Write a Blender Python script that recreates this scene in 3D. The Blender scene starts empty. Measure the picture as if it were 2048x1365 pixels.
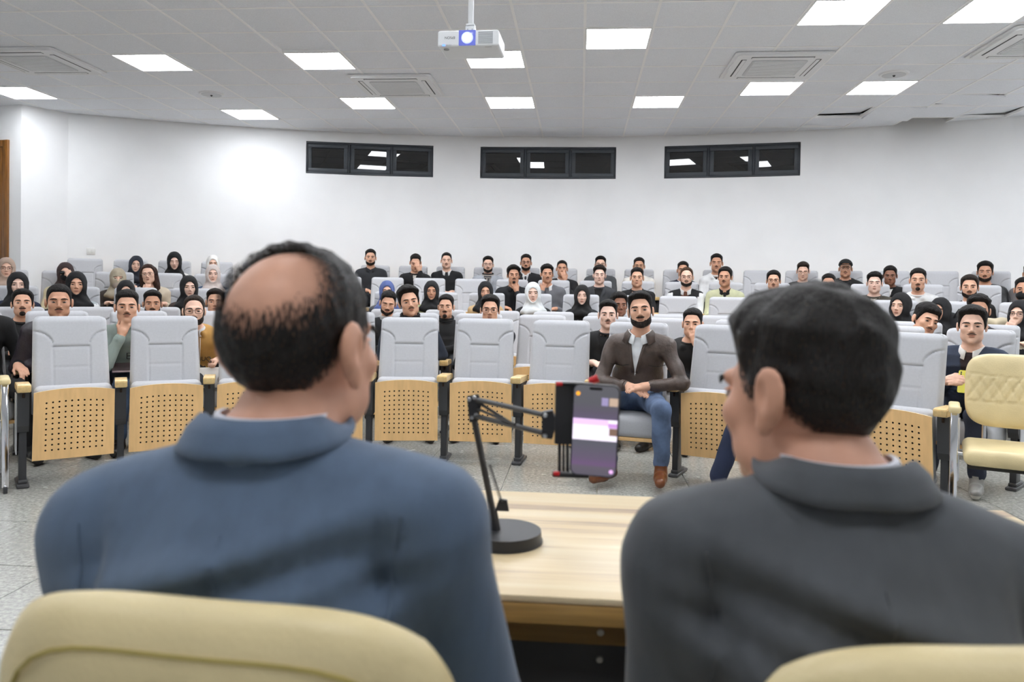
import bpy, bmesh, math, random
import numpy as np
from mathutils import Vector, Matrix
random.seed(7)
SC = bpy.context.scene
COL = SC.collection

# ------------------------------------------------------------------ camera
F_PX = 1552.0
CAM_Z = 1.26
PITCH, ROLL, YAW, HOR_Y = math.radians(1.0), 0.0165, math.radians(5.0), 580.0
FW = np.array([-math.sin(YAW)*math.cos(PITCH), math.cos(YAW)*math.cos(PITCH), -math.sin(PITCH)])
_r0 = np.array([math.cos(YAW), math.sin(YAW), 0.0]); _u0 = np.cross(_r0, FW)
RT = math.cos(ROLL)*_r0 + math.sin(ROLL)*_u0
UP = -math.sin(ROLL)*_r0 + math.cos(ROLL)*_u0
PP_Y = HOR_Y + F_PX*math.tan(PITCH)
CAM = np.array([0.0, 0.0, CAM_Z])
cam_data = bpy.data.cameras.new('camera')
cam = bpy.data.objects.new('camera', cam_data); COL.objects.link(cam)
cam.matrix_world = Matrix(((RT[0], UP[0], -FW[0], 0), (RT[1], UP[1], -FW[1], 0), (RT[2], UP[2], -FW[2], CAM_Z), (0, 0, 0, 1)))
cam_data.sensor_fit = 'HORIZONTAL'; cam_data.sensor_width = 36.0
cam_data.lens = F_PX/2048*36
cam_data.shift_y = -(682.5-PP_Y)/2048
cam_data.clip_start = 0.02
cam_data.dof.use_dof = True
cam_data.dof.focus_distance = 5.6
cam_data.dof.aperture_fstop = 4.5
SC.camera = cam

# ------------------------------------------------------------------ world, exposure
world = bpy.data.worlds.new('world'); SC.world = world; world.use_nodes = True
world.node_tree.nodes['Background'].inputs[0].default_value = (0.012, 0.014, 0.018, 1)
world.node_tree.nodes['Background'].inputs[1].default_value = 1.0
SC.view_settings.view_transform = 'Standard'; SC.view_settings.look = 'None'
SC.view_settings.gamma = 1.0; SC.view_settings.use_curve_mapping = False
SC.view_settings.exposure = 0.72
PANEL_LIGHT = 13.5
SC.cycles.use_denoising = True
SC.cycles.use_adaptive_sampling = True
SC.cycles.adaptive_threshold = 0.09
SC.cycles.adaptive_min_samples = 16
SC.cycles.max_bounces = 8
SC.cycles.diffuse_bounces = 4
SC.cycles.glossy_bounces = 3
SC.cycles.transmission_bounces = 2
SC.cycles.sample_clamp_indirect = 6.0

# ------------------------------------------------------------------ pixel helpers (2048 x 1365 frame)
def ray(x, y): return FW + (x-1024)/F_PX*RT + (PP_Y-y)/F_PX*UP
def on_z(x, y, z): v = ray(x, y); return CAM + v*(z-CAM_Z)/v[2]
def on_y(x, y, Y): v = ray(x, y); return CAM + v*Y/v[1]
def on_cyl(x, y, cx, cy, R):
    v = ray(x, y); ox, oy = -cx, -cy
    a = v[0]**2+v[1]**2; b = 2*(ox*v[0]+oy*v[1]); c = ox*ox+oy*oy-R*R
    t = (-b+math.sqrt(b*b-4*a*c))/(2*a); return CAM + v*t
def project(P):
    d = np.asarray(P, float)-CAM; z = d@FW
    return 1024+F_PX*(d@RT)/z, PP_Y-F_PX*(d@UP)/z

# ------------------------------------------------------------------ materials
def srgb(c):
    if isinstance(c, str): c = [int(c[i:i+2], 16)/255 for i in (0, 2, 4)]
    return tuple(v/12.92 if v <= .04045 else ((v+.055)/1.055)**2.4 for v in c)
_M = {}
def mat(name, color, rough=.6, metal=0., var=0., vscale=8., bump=0., bscale=60., spec=.5, sheen=0., coat=0., stretch=None, emit=None, emit_str=0., color2=None):
    """principled material with procedural colour variation (noise) and fine relief"""
    key = (name, str(color), rough)
    if key in _M: return _M[key]
    m = bpy.data.materials.new(name); m.use_nodes = True
    nt = m.node_tree; b = nt.nodes['Principled BSDF']
    c = srgb(color)
    b.inputs['Roughness'].default_value = rough; b.inputs['Metallic'].default_value = metal
    b.inputs['Specular IOR Level'].default_value = spec
    if sheen: b.inputs['Sheen Weight'].default_value = sheen; b.inputs['Sheen Roughness'].default_value = .5
    if coat: b.inputs['Coat Weight'].default_value = coat; b.inputs['Coat Roughness'].default_value = .15
    b.inputs['Base Color'].default_value = (*c, 1)
    if emit is not None:
        b.inputs['Emission Color'].default_value = (*srgb(emit), 1); b.inputs['Emission Strength'].default_value = emit_str
    if var or bump:
        tc = nt.nodes.new('ShaderNodeTexCoord'); mp = nt.nodes.new('ShaderNodeMapping')
        nt.links.new(tc.outputs['Object'], mp.inputs[0])
        if stretch: mp.inputs['Scale'].default_value = stretch
    if var:
        n = nt.nodes.new('ShaderNodeTexNoise'); n.inputs['Scale'].default_value = vscale; n.inputs['Detail'].default_value = 5
        nt.links.new(mp.outputs[0], n.inputs['Vector'])
        r = nt.nodes.new('ShaderNodeValToRGB'); nt.links.new(n.outputs['Fac'], r.inputs[0])
        c2 = srgb(color2) if color2 else tuple(v*(1-var) for v in c)
        c1 = c if color2 else tuple(min(1, v*(1+var*.6)) for v in c)
        r.color_ramp.elements[0].position = .35; r.color_ramp.elements[1].position = .65
        r.color_ramp.elements[0].color = (*c2, 1); r.color_ramp.elements[1].color = (*c1, 1)
        nt.links.new(r.outputs[0], b.inputs['Base Color'])
    if bump:
        n2 = nt.nodes.new('ShaderNodeTexNoise'); n2.inputs['Scale'].default_value = bscale; n2.inputs['Detail'].default_value = 3
        nt.links.new(mp.outputs[0], n2.inputs['Vector'])
        bp = nt.nodes.new('ShaderNodeBump'); bp.inputs['Strength'].default_value = bump; bp.inputs['Distance'].default_value = .01
        nt.links.new(n2.outputs['Fac'], bp.inputs['Height']); nt.links.new(bp.outputs[0], b.inputs['Normal'])
    _M[key] = m
    return m
def emitter(name, color, strength):
    m = bpy.data.materials.new(name); m.use_nodes = True; nt = m.node_tree
    nt.nodes.remove(nt.nodes['Principled BSDF']); e = nt.nodes.new('ShaderNodeEmission')
    e.inputs[0].default_value = (*srgb(color), 1); e.inputs[1].default_value = strength
    nt.links.new(e.outputs[0], nt.nodes['Material Output'].inputs[0]); return m

# ------------------------------------------------------------------ object helpers
def tag(o, label=None, cat=None, group=None, kind=None):
    if label: o['label'] = label
    if cat: o['category'] = cat
    if group: o['group'] = group
    if kind: o['kind'] = kind
    return o
def empty(name, loc=(0, 0, 0), rz=0.):
    o = bpy.data.objects.new(name, None); o.empty_display_size = .1
    o.location = loc; o.rotation_euler = (0, 0, rz); COL.objects.link(o); return o
def link(name, me, parent=None, loc=None, rot=None):
    o = bpy.data.objects.new(name, me); COL.objects.link(o)
    if parent is not None: o.parent = parent
    if loc is not None: o.location = loc
    if rot is not None: o.rotation_euler = rot
    return o
def copy_tree(o, parent=None):
    c = o.copy(); COL.objects.link(c); c.parent = parent
    for ch in o.children: copy_tree(ch, c)
    return c
class MB:
    """collects simple shapes into one bmesh"""
    def __init__(s): s.bm = bmesh.new()
    def _xf(s, vs, M):
        if M is not None: bmesh.ops.transform(s.bm, matrix=M, verts=vs)
    def box(s, x0, x1, y0, y1, z0, z1, bev=0., M=None, seg=2):
        r = bmesh.ops.create_cube(s.bm, size=1); vs = r['verts']
        for v in vs: v.co = Vector(((x0+x1)/2+v.co.x*(x1-x0), (y0+y1)/2+v.co.y*(y1-y0), (z0+z1)/2+v.co.z*(z1-z0)))
        if bev:
            es = list({e for v in vs for e in v.link_edges})
            r2 = bmesh.ops.bevel(s.bm, geom=es, offset=bev, segments=seg, affect='EDGES', profile=.5)
            vs = list({v for f in r2['faces'] for v in f.verts} | {v for v in vs if v.is_valid})
            vs = [v for v in vs if v.is_valid]
        s._xf(vs, M); return s
    def cyl(s, p0, p1, r0, r1=None, n=16, cap=True):
        p0, p1 = Vector(p0), Vector(p1); r1 = r0 if r1 is None else r1
        d = p1-p0; M = Matrix.Translation((p0+p1)/2) @ d.to_track_quat('Z', 'Y').to_matrix().to_4x4()
        bmesh.ops.create_cone(s.bm, cap_ends=cap, segments=n, radius1=r0, radius2=r1, depth=d.length, matrix=M); return s
    def sph(s, c, r, n=12, sc=(1, 1, 1), M=None):
        m = Matrix.Translation(c) @ Matrix.Diagonal((*[r*k for k in sc], 1))
        if M is not None: m = M @ m
        bmesh.ops.create_uvsphere(s.bm, u_segments=n, v_segments=max(6, n*2//3), radius=1, matrix=m); return s
    def tube(s, pts, r, n=8, closed=False):
        pts = [Vector(p) for p in pts]; rings = []; N = len(pts); prev = None
        rs = r if isinstance(r, (list, tuple)) else [r]*N
        for i, p in enumerate(pts):
            a = pts[(i-1) % N] if (closed or i > 0) else p; b = pts[(i+1) % N] if (closed or i < N-1) else p
            t = (b-a).normalized()
            if prev is None:
                up = Vector((0, 0, 1)) if abs(t.z) < .9 else Vector((1, 0, 0)); prev = t.cross(up).normalized()
            nrm = (prev - t*prev.dot(t)).normalized(); prev = nrm; bn = t.cross(nrm)
            rings.append([s.bm.verts.new(p+(nrm*math.cos(2*math.pi*k/n)+bn*math.sin(2*math.pi*k/n))*rs[i]) for k in range(n)])
        for i in range(N if closed else N-1):
            A, B = rings[i], rings[(i+1) % N]
            for k in range(n): s.bm.faces.new((A[k], A[(k+1) % n], B[(k+1) % n], B[k]))
        if not closed:
            s.bm.faces.new(rings[0][::-1]); s.bm.faces.new(rings[-1])
        return s
    def prism(s, poly, axis, a, b):
        """extrude a 2-D polygon along axis ('x','y','z') from a to b"""
        def P(u, v, w): return {'x': (w, u, v), 'y': (u, w, v), 'z': (u, v, w)}[axis]
        A = [s.bm.verts.new(P(u, v, a)) for u, v in poly]; B = [s.bm.verts.new(P(u, v, b)) for u, v in poly]
        n = len(poly); s.bm.faces.new(A); s.bm.faces.new(B[::-1])
        for i in range(n): s.bm.faces.new((A[i], B[i], B[(i+1) % n], A[(i+1) % n]))
        return s
    def faces(s, verts, faces):
        vs = [s.bm.verts.new(v) for v in verts]
        for f in faces: s.bm.faces.new([vs[i] for i in f])
        return s
    def mesh(s, name, m, smooth=True, angle=40):
        bmesh.ops.remove_doubles(s.bm, verts=s.bm.verts, dist=1e-6)
        bmesh.ops.recalc_face_normals(s.bm, faces=s.bm.faces)
        me = bpy.data.meshes.new(name); s.bm.to_mesh(me); s.bm.free()
        for x in (m if isinstance(m, (list, tuple)) else [m]): me.materials.append(x)
        if smooth:
            me.polygons.foreach_set('use_smooth', [True]*len(me.polygons)); me.set_sharp_from_angle(angle=math.radians(angle))
        return me
    def obj(s, name, m, parent=None, loc=None, rot=None, smooth=True, angle=40):
        return link(name, s.mesh(name, m, smooth, angle), parent, loc, rot)
def grid_mesh(name, fn, nu, nv, m, thick=0., smooth=True):
    """surface fn(u,v)->xyz over [0,1]^2; with thick it is closed by a back offset along fn's own normal"""
    P = np.array([[fn(i/nu, j/nv) for j in range(nv+1)] for i in range(nu+1)], float)
    mb = MB(); idx = lambda i, j: i*(nv+1)+j
    V = [tuple(p) for p in P.reshape(-1, 3)]; Fc = [(idx(i, j), idx(i+1, j), idx(i+1, j+1), idx(i, j+1)) for i in range(nu) for j in range(nv)]
    mb.faces(V, Fc)
    me = mb.mesh(name, m, smooth)
    return me
# ------------------------------------------------------------------ the room
ZC = 3.60                                  # ceiling height
T = 0.605                                  # ceiling tile pitch
GX0, GY0 = 0.0, 6.98                       # one crossing of the ceiling grid
WCX, WCY, WR = -0.385, -2.14, 14.04        # centre and radius of the curved back wall
M_wall = mat('wall_paint', 'f6f7f8', .7, var=.03, vscale=1.5, bump=.04, bscale=120)
M_ceil = mat('ceiling_tile', 'f4f7fc', .85, var=.05, vscale=120, bump=.25, bscale=220)
M_grid = mat('ceiling_grid_metal', 'ffffff', .5)
M_void = mat('ceiling_void', '26221c', .9, var=.4, vscale=6)
M_granite = None
def granite():
    m = bpy.data.materials.new('granite_tile'); m.use_nodes = True; nt = m.node_tree; b = nt.nodes['Principled BSDF']
    tc = nt.nodes.new('ShaderNodeTexCoord')
    geo = nt.nodes.new('ShaderNodeNewGeometry')
    n1 = nt.nodes.new('ShaderNodeTexNoise'); n1.inputs['Scale'].default_value = 48; n1.inputs['Detail'].default_value = 5; n1.inputs['Roughness'].default_value = .7
    n2 = nt.nodes.new('ShaderNodeTexVoronoi'); n2.inputs['Scale'].default_value = 70
    n3 = nt.nodes.new('ShaderNodeTexNoise'); n3.inputs['Scale'].default_value = 3; n3.inputs['Detail'].default_value = 3
    for n in (n1, n2, n3): nt.links.new(geo.outputs['Position'], n.inputs['Vector'])
    r = nt.nodes.new('ShaderNodeValToRGB'); e = r.color_ramp.elements
    e[0].position = .34; e[0].color = (*srgb('8d8e8a'), 1); e[1].position = .66; e[1].color = (*srgb('c6c5be'), 1)
    x = e.new(.5); x.color = (*srgb('a9a9a3'), 1)
    nt.links.new(n1.outputs['Fac'], r.inputs[0])
    mx = nt.nodes.new('ShaderNodeMixRGB'); mx.blend_type = 'MULTIPLY'; mx.inputs[0].default_value = .18
    r2 = nt.nodes.new('ShaderNodeValToRGB'); r2.color_ramp.elements[0].color = (.45, .45, .44, 1); r2.color_ramp.elements[1].position = .6
    nt.links.new(n2.outputs['Distance'], r2.inputs[0])
    nt.links.new(r.outputs[0], mx.inputs[1]); nt.links.new(r2.outputs[0], mx.inputs[2])
    nt.links.new(mx.outputs[0], b.inputs['Base Color'])
    rr = nt.nodes.new('ShaderNodeMapRange'); rr.inputs['To Min'].default_value = .16; rr.inputs['To Max'].default_value = .34
    nt.links.new(n3.outputs['Fac'], rr.inputs[0]); nt.links.new(rr.outputs[0], b.inputs['Roughness'])
    return m
M_granite = granite()
M_grout = mat('floor_joint', 'e4e1d8', .8)

# floor slab with granite tiles laid on it
fl = MB().box(-10.2, 8.4, -3.2, 12.4, -.2, -.012).obj('floor', M_grout); tag(fl, 'speckled grey granite tile floor of the hall', None, kind='structure')
FT = .60
tile_me = MB().box(0, FT-.006, 0, FT-.006, -.014, 0, bev=.0015, seg=1).mesh('floor_tile', M_granite, smooth=False)
in_view, rest = [], MB()
for i in range(-17, 14):
    for j in range(-6, 17):
        x, y = i*FT+.13, j*FT+.22
        px = project((x+.3, y+.3, 0)) if y > .6 else (-999, 0)
        if y > 1.2 and y < 6.6 and -150 < px[0] < 2200 and px[1] < 1500: in_view.append((x, y))
        else: rest.box(x, x+FT-.006, y, y+FT-.006, -.014, 0)
for x, y in in_view: link('floor_tile', tile_me, fl, (x, y, 0))
rs = rest.obj('floor_tile', M_granite, fl, smooth=False); rs['kind'] = 'stuff'

# rows of seats: apex of the row, radius, floor level (rows stand on arcs around the stage)
AX = -.60
ROWS = [None, (5.62, 4.05, 0.), (6.78, 5.0, 0.), (7.9, 6.3, 0.), (9.0, 8.2, .18), (10.15, 10.2, .36), (11.28, 12.4, .55)]
def row_pt(k, t, dr=0.):
    Y, R, z = ROWS[k]; return AX+(R+dr)*math.sin(t), Y-R+(R+dr)*math.cos(t), z
M_step = mat('step_granite', 'a9a8a2', .4, var=.25, vscale=90)
for k in (4, 5, 6):
    Y, R, z = ROWS[k]; Rf = R-.42; n = 48; pts = []
    t0 = math.asin(max(-1, (-9.6-AX)/Rf)) if Rf > 9.1 else -1.45; t1 = math.asin(min(1, (8.0-AX)/Rf)) if Rf > 8.7 else 1.35
    poly = [(AX+Rf*math.sin(t0+(t1-t0)*i/n), Y-R+Rf*math.cos(t0+(t1-t0)*i/n)) for i in range(n+1)]
    poly = [(max(-9.7, min(8.2, x)), max(1.5, y)) for x, y in poly]
    poly += [(8.2, 12.35), (-9.7, 12.35)]
    tag(MB().prism(poly, 'z', 0 if k == 4 else ROWS[k-1][2]-.02, z).obj('floor_step', M_step, smooth=False), 'raised curved seating step under the %s row' % {4: 'fourth', 5: 'fifth', 6: 'last'}[k], None, kind='structure')

# back wall: curved, with three window openings
def wall_tz(x, y):
    p = on_cyl(x, y, WCX, WCY, WR); return math.atan2(p[0]-WCX, p[1]-WCY), p[2]
WIN = []
for a, b, c, d in (((612, 284), (867, 292), (612, 347), (866, 354)), ((961, 293), (1232, 293), (960, 356), (1232, 357)), ((1329, 291), (1601, 284), (1328, 358), (1601, 353))):
    ta, tb = wall_tz(*a), wall_tz(*b); tc, td = wall_tz(*c), wall_tz(*d)
    WIN.append(((ta[0]+tc[0])/2, (tb[0]+td[0])/2, (tc[1]+td[1])/2, (ta[1]+tb[1])/2))
zw0 = sum(w[2] for w in WIN)/3; zw1 = sum(w[3] for w in WIN)/3
t_l = wall_tz(131.7, 228.5)[0]; t_r = math.asin((7.95-WCX)/WR)
def wp(t, z, r=0.): return (WCX+(WR+r)*math.sin(t), WCY+(WR+r)*math.cos(t), z)
ts = sorted(set([t_l+(t_r-t_l)*i/60 for i in range(61)] + [t for w in WIN for t in w[:2]]))
zs = [-.2, zw0, zw1, ZC+.25]
mb = MB(); V = []; Fc = []
def q(*pts):
    n = len(V); V.extend(pts); Fc.append(tuple(range(n, n+len(pts))))
for a, b in zip(ts, ts[1:]):
    for z0, z1 in zip(zs, zs[1:]):
        mid = (a+b)/2
        if z0 == zw0 and any(w[0] < mid < w[1] for w in WIN):
            q(wp(a, z0), wp(b, z0), wp(b, z0, .2), wp(a, z0, .2)); q(wp(a, z1), wp(b, z1), wp(b, z1, .2), wp(a, z1, .2)); continue
        q(wp(a, z0), wp(b, z0), wp(b, z1), wp(a, z1)); q(wp(a, z0, .2), wp(b, z0, .2), wp(b, z1, .2), wp(a, z1, .2))
for w in WIN:
    for t in w[:2]: q(wp(t, zw0), wp(t, zw1), wp(t, zw1, .2), wp(t, zw0, .2))
wb = mb.faces(V, Fc).obj('wall_back', M_wall, angle=30); tag(wb, 'white curved back wall of the hall', None, kind='structure')

M_frame = mat('window_frame_aluminium', '33373d', .4, metal=.3)
M_sash = mat('window_sash', '3f444a', .45, metal=.2)
M_pane = mat('night_window_glass', '07090b', .02, spec=.9)
for n, w in enumerate(WIN):
    tm = (w[0]+w[1])/2; wd = 2*WR*math.sin((w[1]-w[0])/2); h = zw1-zw0
    c = wp(tm, zw0, -.01-(WR-WR*math.cos((w[1]-w[0])/2))*.5+.045)
    root = empty('window_%d' % (n+1), c, -tm); tag(root, ('left', 'middle', 'right')[n]+' of the three black-framed strip windows high in the back wall', None, kind='structure')
    f = .028
    mb = MB().box(-wd/2, wd/2, -.03, .07, 0, f, .003).box(-wd/2, wd/2, -.03, .07, h-f, h, .003).box(-wd/2, -wd/2+f, -.03, .07, f, h-f, .003).box(wd/2-f, wd/2, -.03, .07, f, h-f, .003)
    mb.obj('window_frame', M_frame, root)
    for k in range(3):
        a = -wd/2+wd*k/3; b = a+wd/3
        if k: MB().box(a-.014, a+.014, -.035, .06, f, h-f, .004).obj('mullion', M_frame, root)
        a0, b0, z0, z1 = a+.018, b-.018, f, h-f; s = .06
        sash = MB().box(a0, b0, -.02, .03, z0, z0+s, .004).box(a0, b0, -.02, .03, z1-s, z1, .004).box(a0, a0+s, -.02, .03, z0+s, z1-s, .004).box(b0-s, b0, -.02, .03, z0+s, z1-s, .004).obj('window_sash', M_sash, root)
        p = MB().box(-(b0-a0)/2+s-.005, (b0-a0)/2-s+.005, -.004, .004, -(z1-z0)/2+s-.005, (z1-z0)/2-s+.005).obj('pane', M_pane, sash, ((a0+b0)/2, .006, (z0+z1)/2), (math.radians((-.6, .5, .2, .3, -.8, .6, -.4, .7, -.5)[n*3+k]), 0, math.radians((.8, -.5, .6, -.9, .3, .7, .5, -.8, .4)[n*3+k])))
# masonry around and behind the windows (night outside)
# left end: pier beside the curved wall, then the short wall with the door
s975 = (ZC-CAM_Z)
P0 = wp(t_l, 0); P1 = on_z(43, 210, ZC); P2 = on_z(0, 213, ZC)
d = np.array([P2[0]-P1[0], P2[1]-P1[1]]); d /= np.hypot(*d); P3 = (P1[0]+d[0]*2.3, P1[1]+d[1]*2.3)
def vwall(name, label, a, b, z0=-.2, z1=ZC+.25, th=.15, side=1):
    a, b = np.array(a[:2]), np.array(b[:2]); t = (b-a)/np.hypot(*(b-a)); nrm = np.array([t[1], -t[0]])*side*th
    mb = MB(); mb.prism([tuple(a), tuple(b), tuple(b+nrm), tuple(a+nrm)], 'z', z0, z1)
    return tag(mb.obj(name, M_wall, smooth=False), label, None, kind='structure')
vwall('wall_left_pier', 'white pier face between curved wall and door wall', P1, (P0[0]+.05, P0[1]+.05), side=-1)
vwall('wall_door', 'white wall with the wooden door at far left', P3, P1, side=-1)
vwall('wall_left', 'white side wall left of the seats', P3, (P3[0], -3.2), side=1)
vwall('wall_right', 'white side wall right of the seats', (7.95, -3.2), (7.95, 11.7), side=1)
vwall('wall_front', 'white wall behind the speakers', (P3[0], -3.2), (8.1, -3.2), side=1)
# door at the far left edge
M_door = mat('varnished_door_wood', '8a5a24', .35, var=.35, vscale=6, stretch=(8, 8, .6), coat=.3)
M_brass = mat('brass', 'c8a24a', .3, metal=1.)
def on_doorwall(px):
    # where the pixel column px meets the door wall
    v = ray(px, 300); n = np.array([-d[1], d[0]]); t = (n@np.array(P1[:2]))/(n@v[:2]); return v[:2]*t
dr = on_doorwall(19); ang = math.atan2(d[1], d[0])+math.pi
dz = ROWS[5][2]; ztop = on_y(8, 280, dr[1])[2]
droot = empty('door_1', (dr[0], dr[1], dz), ang); tag(droot, 'brown varnished wooden door at the left edge', None, kind='structure')
DH = ztop-dz
mb = MB().box(-.09, 0, -.03, .02, 0, DH, .004).box(-1.09, -1.0, -.03, .02, 0, DH, .004).box(-1.0, -.09, -.03, .02, DH-.09, DH, .004); mb.obj('door_frame', M_door, droot)
leaf = MB().box(-.995, -.095, -.015, .01, 0, DH-.095, .003).obj('door_leaf', M_door, droot)
MB().box(-.90, -.19, -.024, -.016, .2, 1.0, .006).obj('door_panel', M_door, leaf); MB().box(-.90, -.19, -.024, -.016, 1.15, DH-.25, .006).obj('door_panel', M_door, leaf)
MB().box(-.145, -.105, -.024, -.014, .9, 1.16, .004).cyl((-.125, -.02, 1.03), (-.125, -.065, 1.03), .009).cyl((-.125, -.06, 1.03), (-.24, -.06, 1.03), .009).obj('door_handle', M_brass, leaf)
# wall socket
tz = wall_tz(182, 503); c = wp(tz[0], tz[1])
so = empty('wall_socket', c, -tz[0]); tag(so, 'white square socket low on the curved wall at left', 'socket')
MB().box(-.055, .055, -.012, .0, -.045, .045, .006).obj('socket_plate', mat('white_plastic', 'e9e9e6', .4), so)
MB().box(-.04, -.005, -.016, -.011, -.025, .025, .003).box(.005, .04, -.016, -.011, -.025, .025, .003).obj('socket_insert', mat('white_plastic', 'e9e9e6', .4), so)

# ------------------------------------------------------------------ ceiling
LIGHT_PX = [(316, 132), (641, 121), (1239, 76), (1682, 36), (1963, 37), (731, 203), (1020, 198), (1319, 198), (1542, 177), (1755, 181), (499, 229), (8, 175), (993, 115)]
AC_PX = [(78, 122), (796, 171), (1548, 131), (2085, 84)]
def cell_of(px):
    p = on_z(*px, ZC); return round((p[0]-GX0)/T-.5), round((p[1]-GY0)/T-.5)
light_cells = [cell_of(p) for p in LIGHT_PX]
# the same pattern goes on over the stage behind and above the camera
for cx_, cy_ in ((-8, -4), (-5, -3), (-2, -3), (0, -3), (3, -3), (5, -3), (-8, -7), (-5, -7), (-2, -7), (1, -7), (4, -7), (8, -4), (9, 1), (11, 3), (11, -2), (8, -1), (-12, -3), (-12, -7), (-5, -12), (-1, -12), (3, -12), (9, -9)):
    light_cells.append((cx_, cy_))
light_cells = list(dict.fromkeys(light_cells))
acs = []
for px in AC_PX:
    p = on_z(*px, ZC); acs.append((p[0], p[1]))
ceil = MB().box(-10.2, 8.4, -3.2, 12.4, ZC+.2, ZC+.3).obj('ceiling', M_void); tag(ceil, 'suspended ceiling of grey mineral tiles in a white grid', None, kind='structure')
def inside(x, y): return math.hypot(x-WCX, y-WCY) < WR-.0 and x > P3[0] and x < 7.95 and (y < P1[1]+ (x-P1[0])*d[1]/d[0] or x > P1[0]+.0) and y > -3.2
def clip_tile(poly):
    """clip a tile against the curved wall (tangent half-plane, enough at this radius)"""
    cx = sum(p[0] for p in poly)/len(poly)-WCX; cy = sum(p[1] for p in poly)/len(poly)-WCY
    L = math.hypot(cx, cy); nx, ny = cx/L, cy/L; out = []
    for i in range(len(poly)):
        a, b = poly[i], poly[(i+1) % len(poly)]
        da = (a[0]-WCX)*nx+(a[1]-WCY)*ny-(WR-.01); db = (b[0]-WCX)*nx+(b[1]-WCY)*ny-(WR-.01)
        if da <= 0: out.append(a)
        if (da < 0) != (db < 0):
            t = da/(da-db); out.append((a[0]+(b[0]-a[0])*t, a[1]+(b[1]-a[1])*t))
    return out
g = .012
tile_std = MB().prism([(g, g), (T-g, g), (T-g, T-g), (g, T-g)], 'z', .004, .022).mesh('ceiling_tile', M_ceil, smooth=False)
sagging = {cell_of(p): r for p, r in (((1700, 222), (.07, -.03)), ((1650, 236), (.05, .03)), ((1775, 226), (-.05, .04)), ((1960, 212), (.06, .06)), ((2010, 215), (.04, -.05)), ((620, 78), (.04, .015)))}
missing = {cell_of((1835, 243))}
seen, unseen = [], MB()
for i in range(-17, 14):
    for j in range(-18, 10):
        if (i, j) in light_cells or (i, j) in missing: continue
        x, y = GX0+i*T, GY0+j*T
        cs = [(x+g, y+g), (x+T-g, y+g), (x+T-g, y+T-g), (x+g, y+T-g)]
        ins = [math.hypot(a-WCX, b-WCY) < WR-.01 and -9.7 < a < 7.95 and -3.2 < b for a, b in cs]
        if not any(ins): continue
        if x+T < P1[0] and y > P1[1]+.5: continue
        px = project((x+T/2, y+T/2, ZC)) if y > 1 else (-9999, 0)
        vis = -130 < px[0] < 2180 and -70 < px[1] < 330
        if all(ins):
            if vis:
                rot = sagging.get((i, j)); o = (x, y, ZC)
                seen.append((px[1], o, rot, None))
            else: unseen.prism(cs, 'z', ZC+.004, ZC+.022)
        else:
            pl = clip_tile(cs)
            if len(pl) >= 3:
                if vis: seen.append((px[1], (0, 0, ZC), None, pl))
                else: unseen.prism(pl, 'z', ZC+.004, ZC+.022)
seen.sort(key=lambda s: s[0])
for n_, (_, o, rot, pl) in enumerate(seen):
    if n_ >= 300:
        unseen.prism(pl or [(o[0]+g, o[1]+g), (o[0]+T-g, o[1]+g), (o[0]+T-g, o[1]+T-g), (o[0]+g, o[1]+T-g)], 'z', ZC+.004, ZC+.022); continue
    if pl: MB().prism(pl, 'z', .004, .022).obj('ceiling_tile', M_ceil, ceil, o, smooth=False)
    else: link('ceiling_tile', tile_std, ceil, o if not rot else (o[0], o[1], o[2]+.0), (rot[0], rot[1], 0) if rot else None)
un = unseen.obj('ceiling_tile', M_ceil, ceil, smooth=False); un['kind'] = 'stuff'
# grid of T-bars
mb = MB()
for i in range(-17, 15):
    x = GX0+i*T
    y1 = min(12.0, WCY+math.sqrt(max(0, WR*WR-(x-WCX)**2))) if abs(x-WCX) < WR else 0
    if x < P1[0]: y1 = min(y1, P1[1]+.3)
    if -9.65 < x < 7.95: mb.box(x-.012, x+.012, -3.2, y1, ZC, ZC+.03)
for j in range(-17, 10):
    y = GY0+j*T; dx = math.sqrt(max(0, WR*WR-(y-WCY)**2))
    xl = max(-9.65, WCX-dx) if y < P1[1] else max(P1[0], WCX-dx)
    if y > -3.2: mb.box(xl, min(7.95, WCX+dx), y-.012, y+.012, ZC+.0005, ZC+.0295)
mb.obj('ceiling_grid', M_grid, ceil, smooth=False)

# light panels
M_panel = emitter('lit_panel', 'f7faff', PANEL_LIGHT)
M_rim = mat('panel_rim', 'f2f2f2', .5)
rim = MB().box(.005, T-.005, .005, .02, -.004, .018).box(.005, T-.005, T-.02, T-.005, -.004, .018).box(.005, .02, .02, T-.02, -.004, .018).box(T-.02, T-.005, .02, T-.02, -.004, .018).mesh('panel_rim', M_rim, smooth=False)
def rrect(x0, x1, y0, y1, r, n=4):
    out = []
    for cx, cy, a in ((x1-r, y1-r, 0), (x0+r, y1-r, 90), (x0+r, y0+r, 180), (x1-r, y0+r, 270)):
        for k in range(n+1):
            t = math.radians(a+90*k/n); out.append((cx+r*math.cos(t), cy+r*math.sin(t)))
    return out
dif = MB().prism(rrect(.012, T-.012, .012, T-.012, .02), 'z', -.002, .012).mesh('diffuser', M_panel, smooth=False)
def side(px): return 'left' if px < 700 else 'right' if px > 1400 else 'middle'
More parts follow.
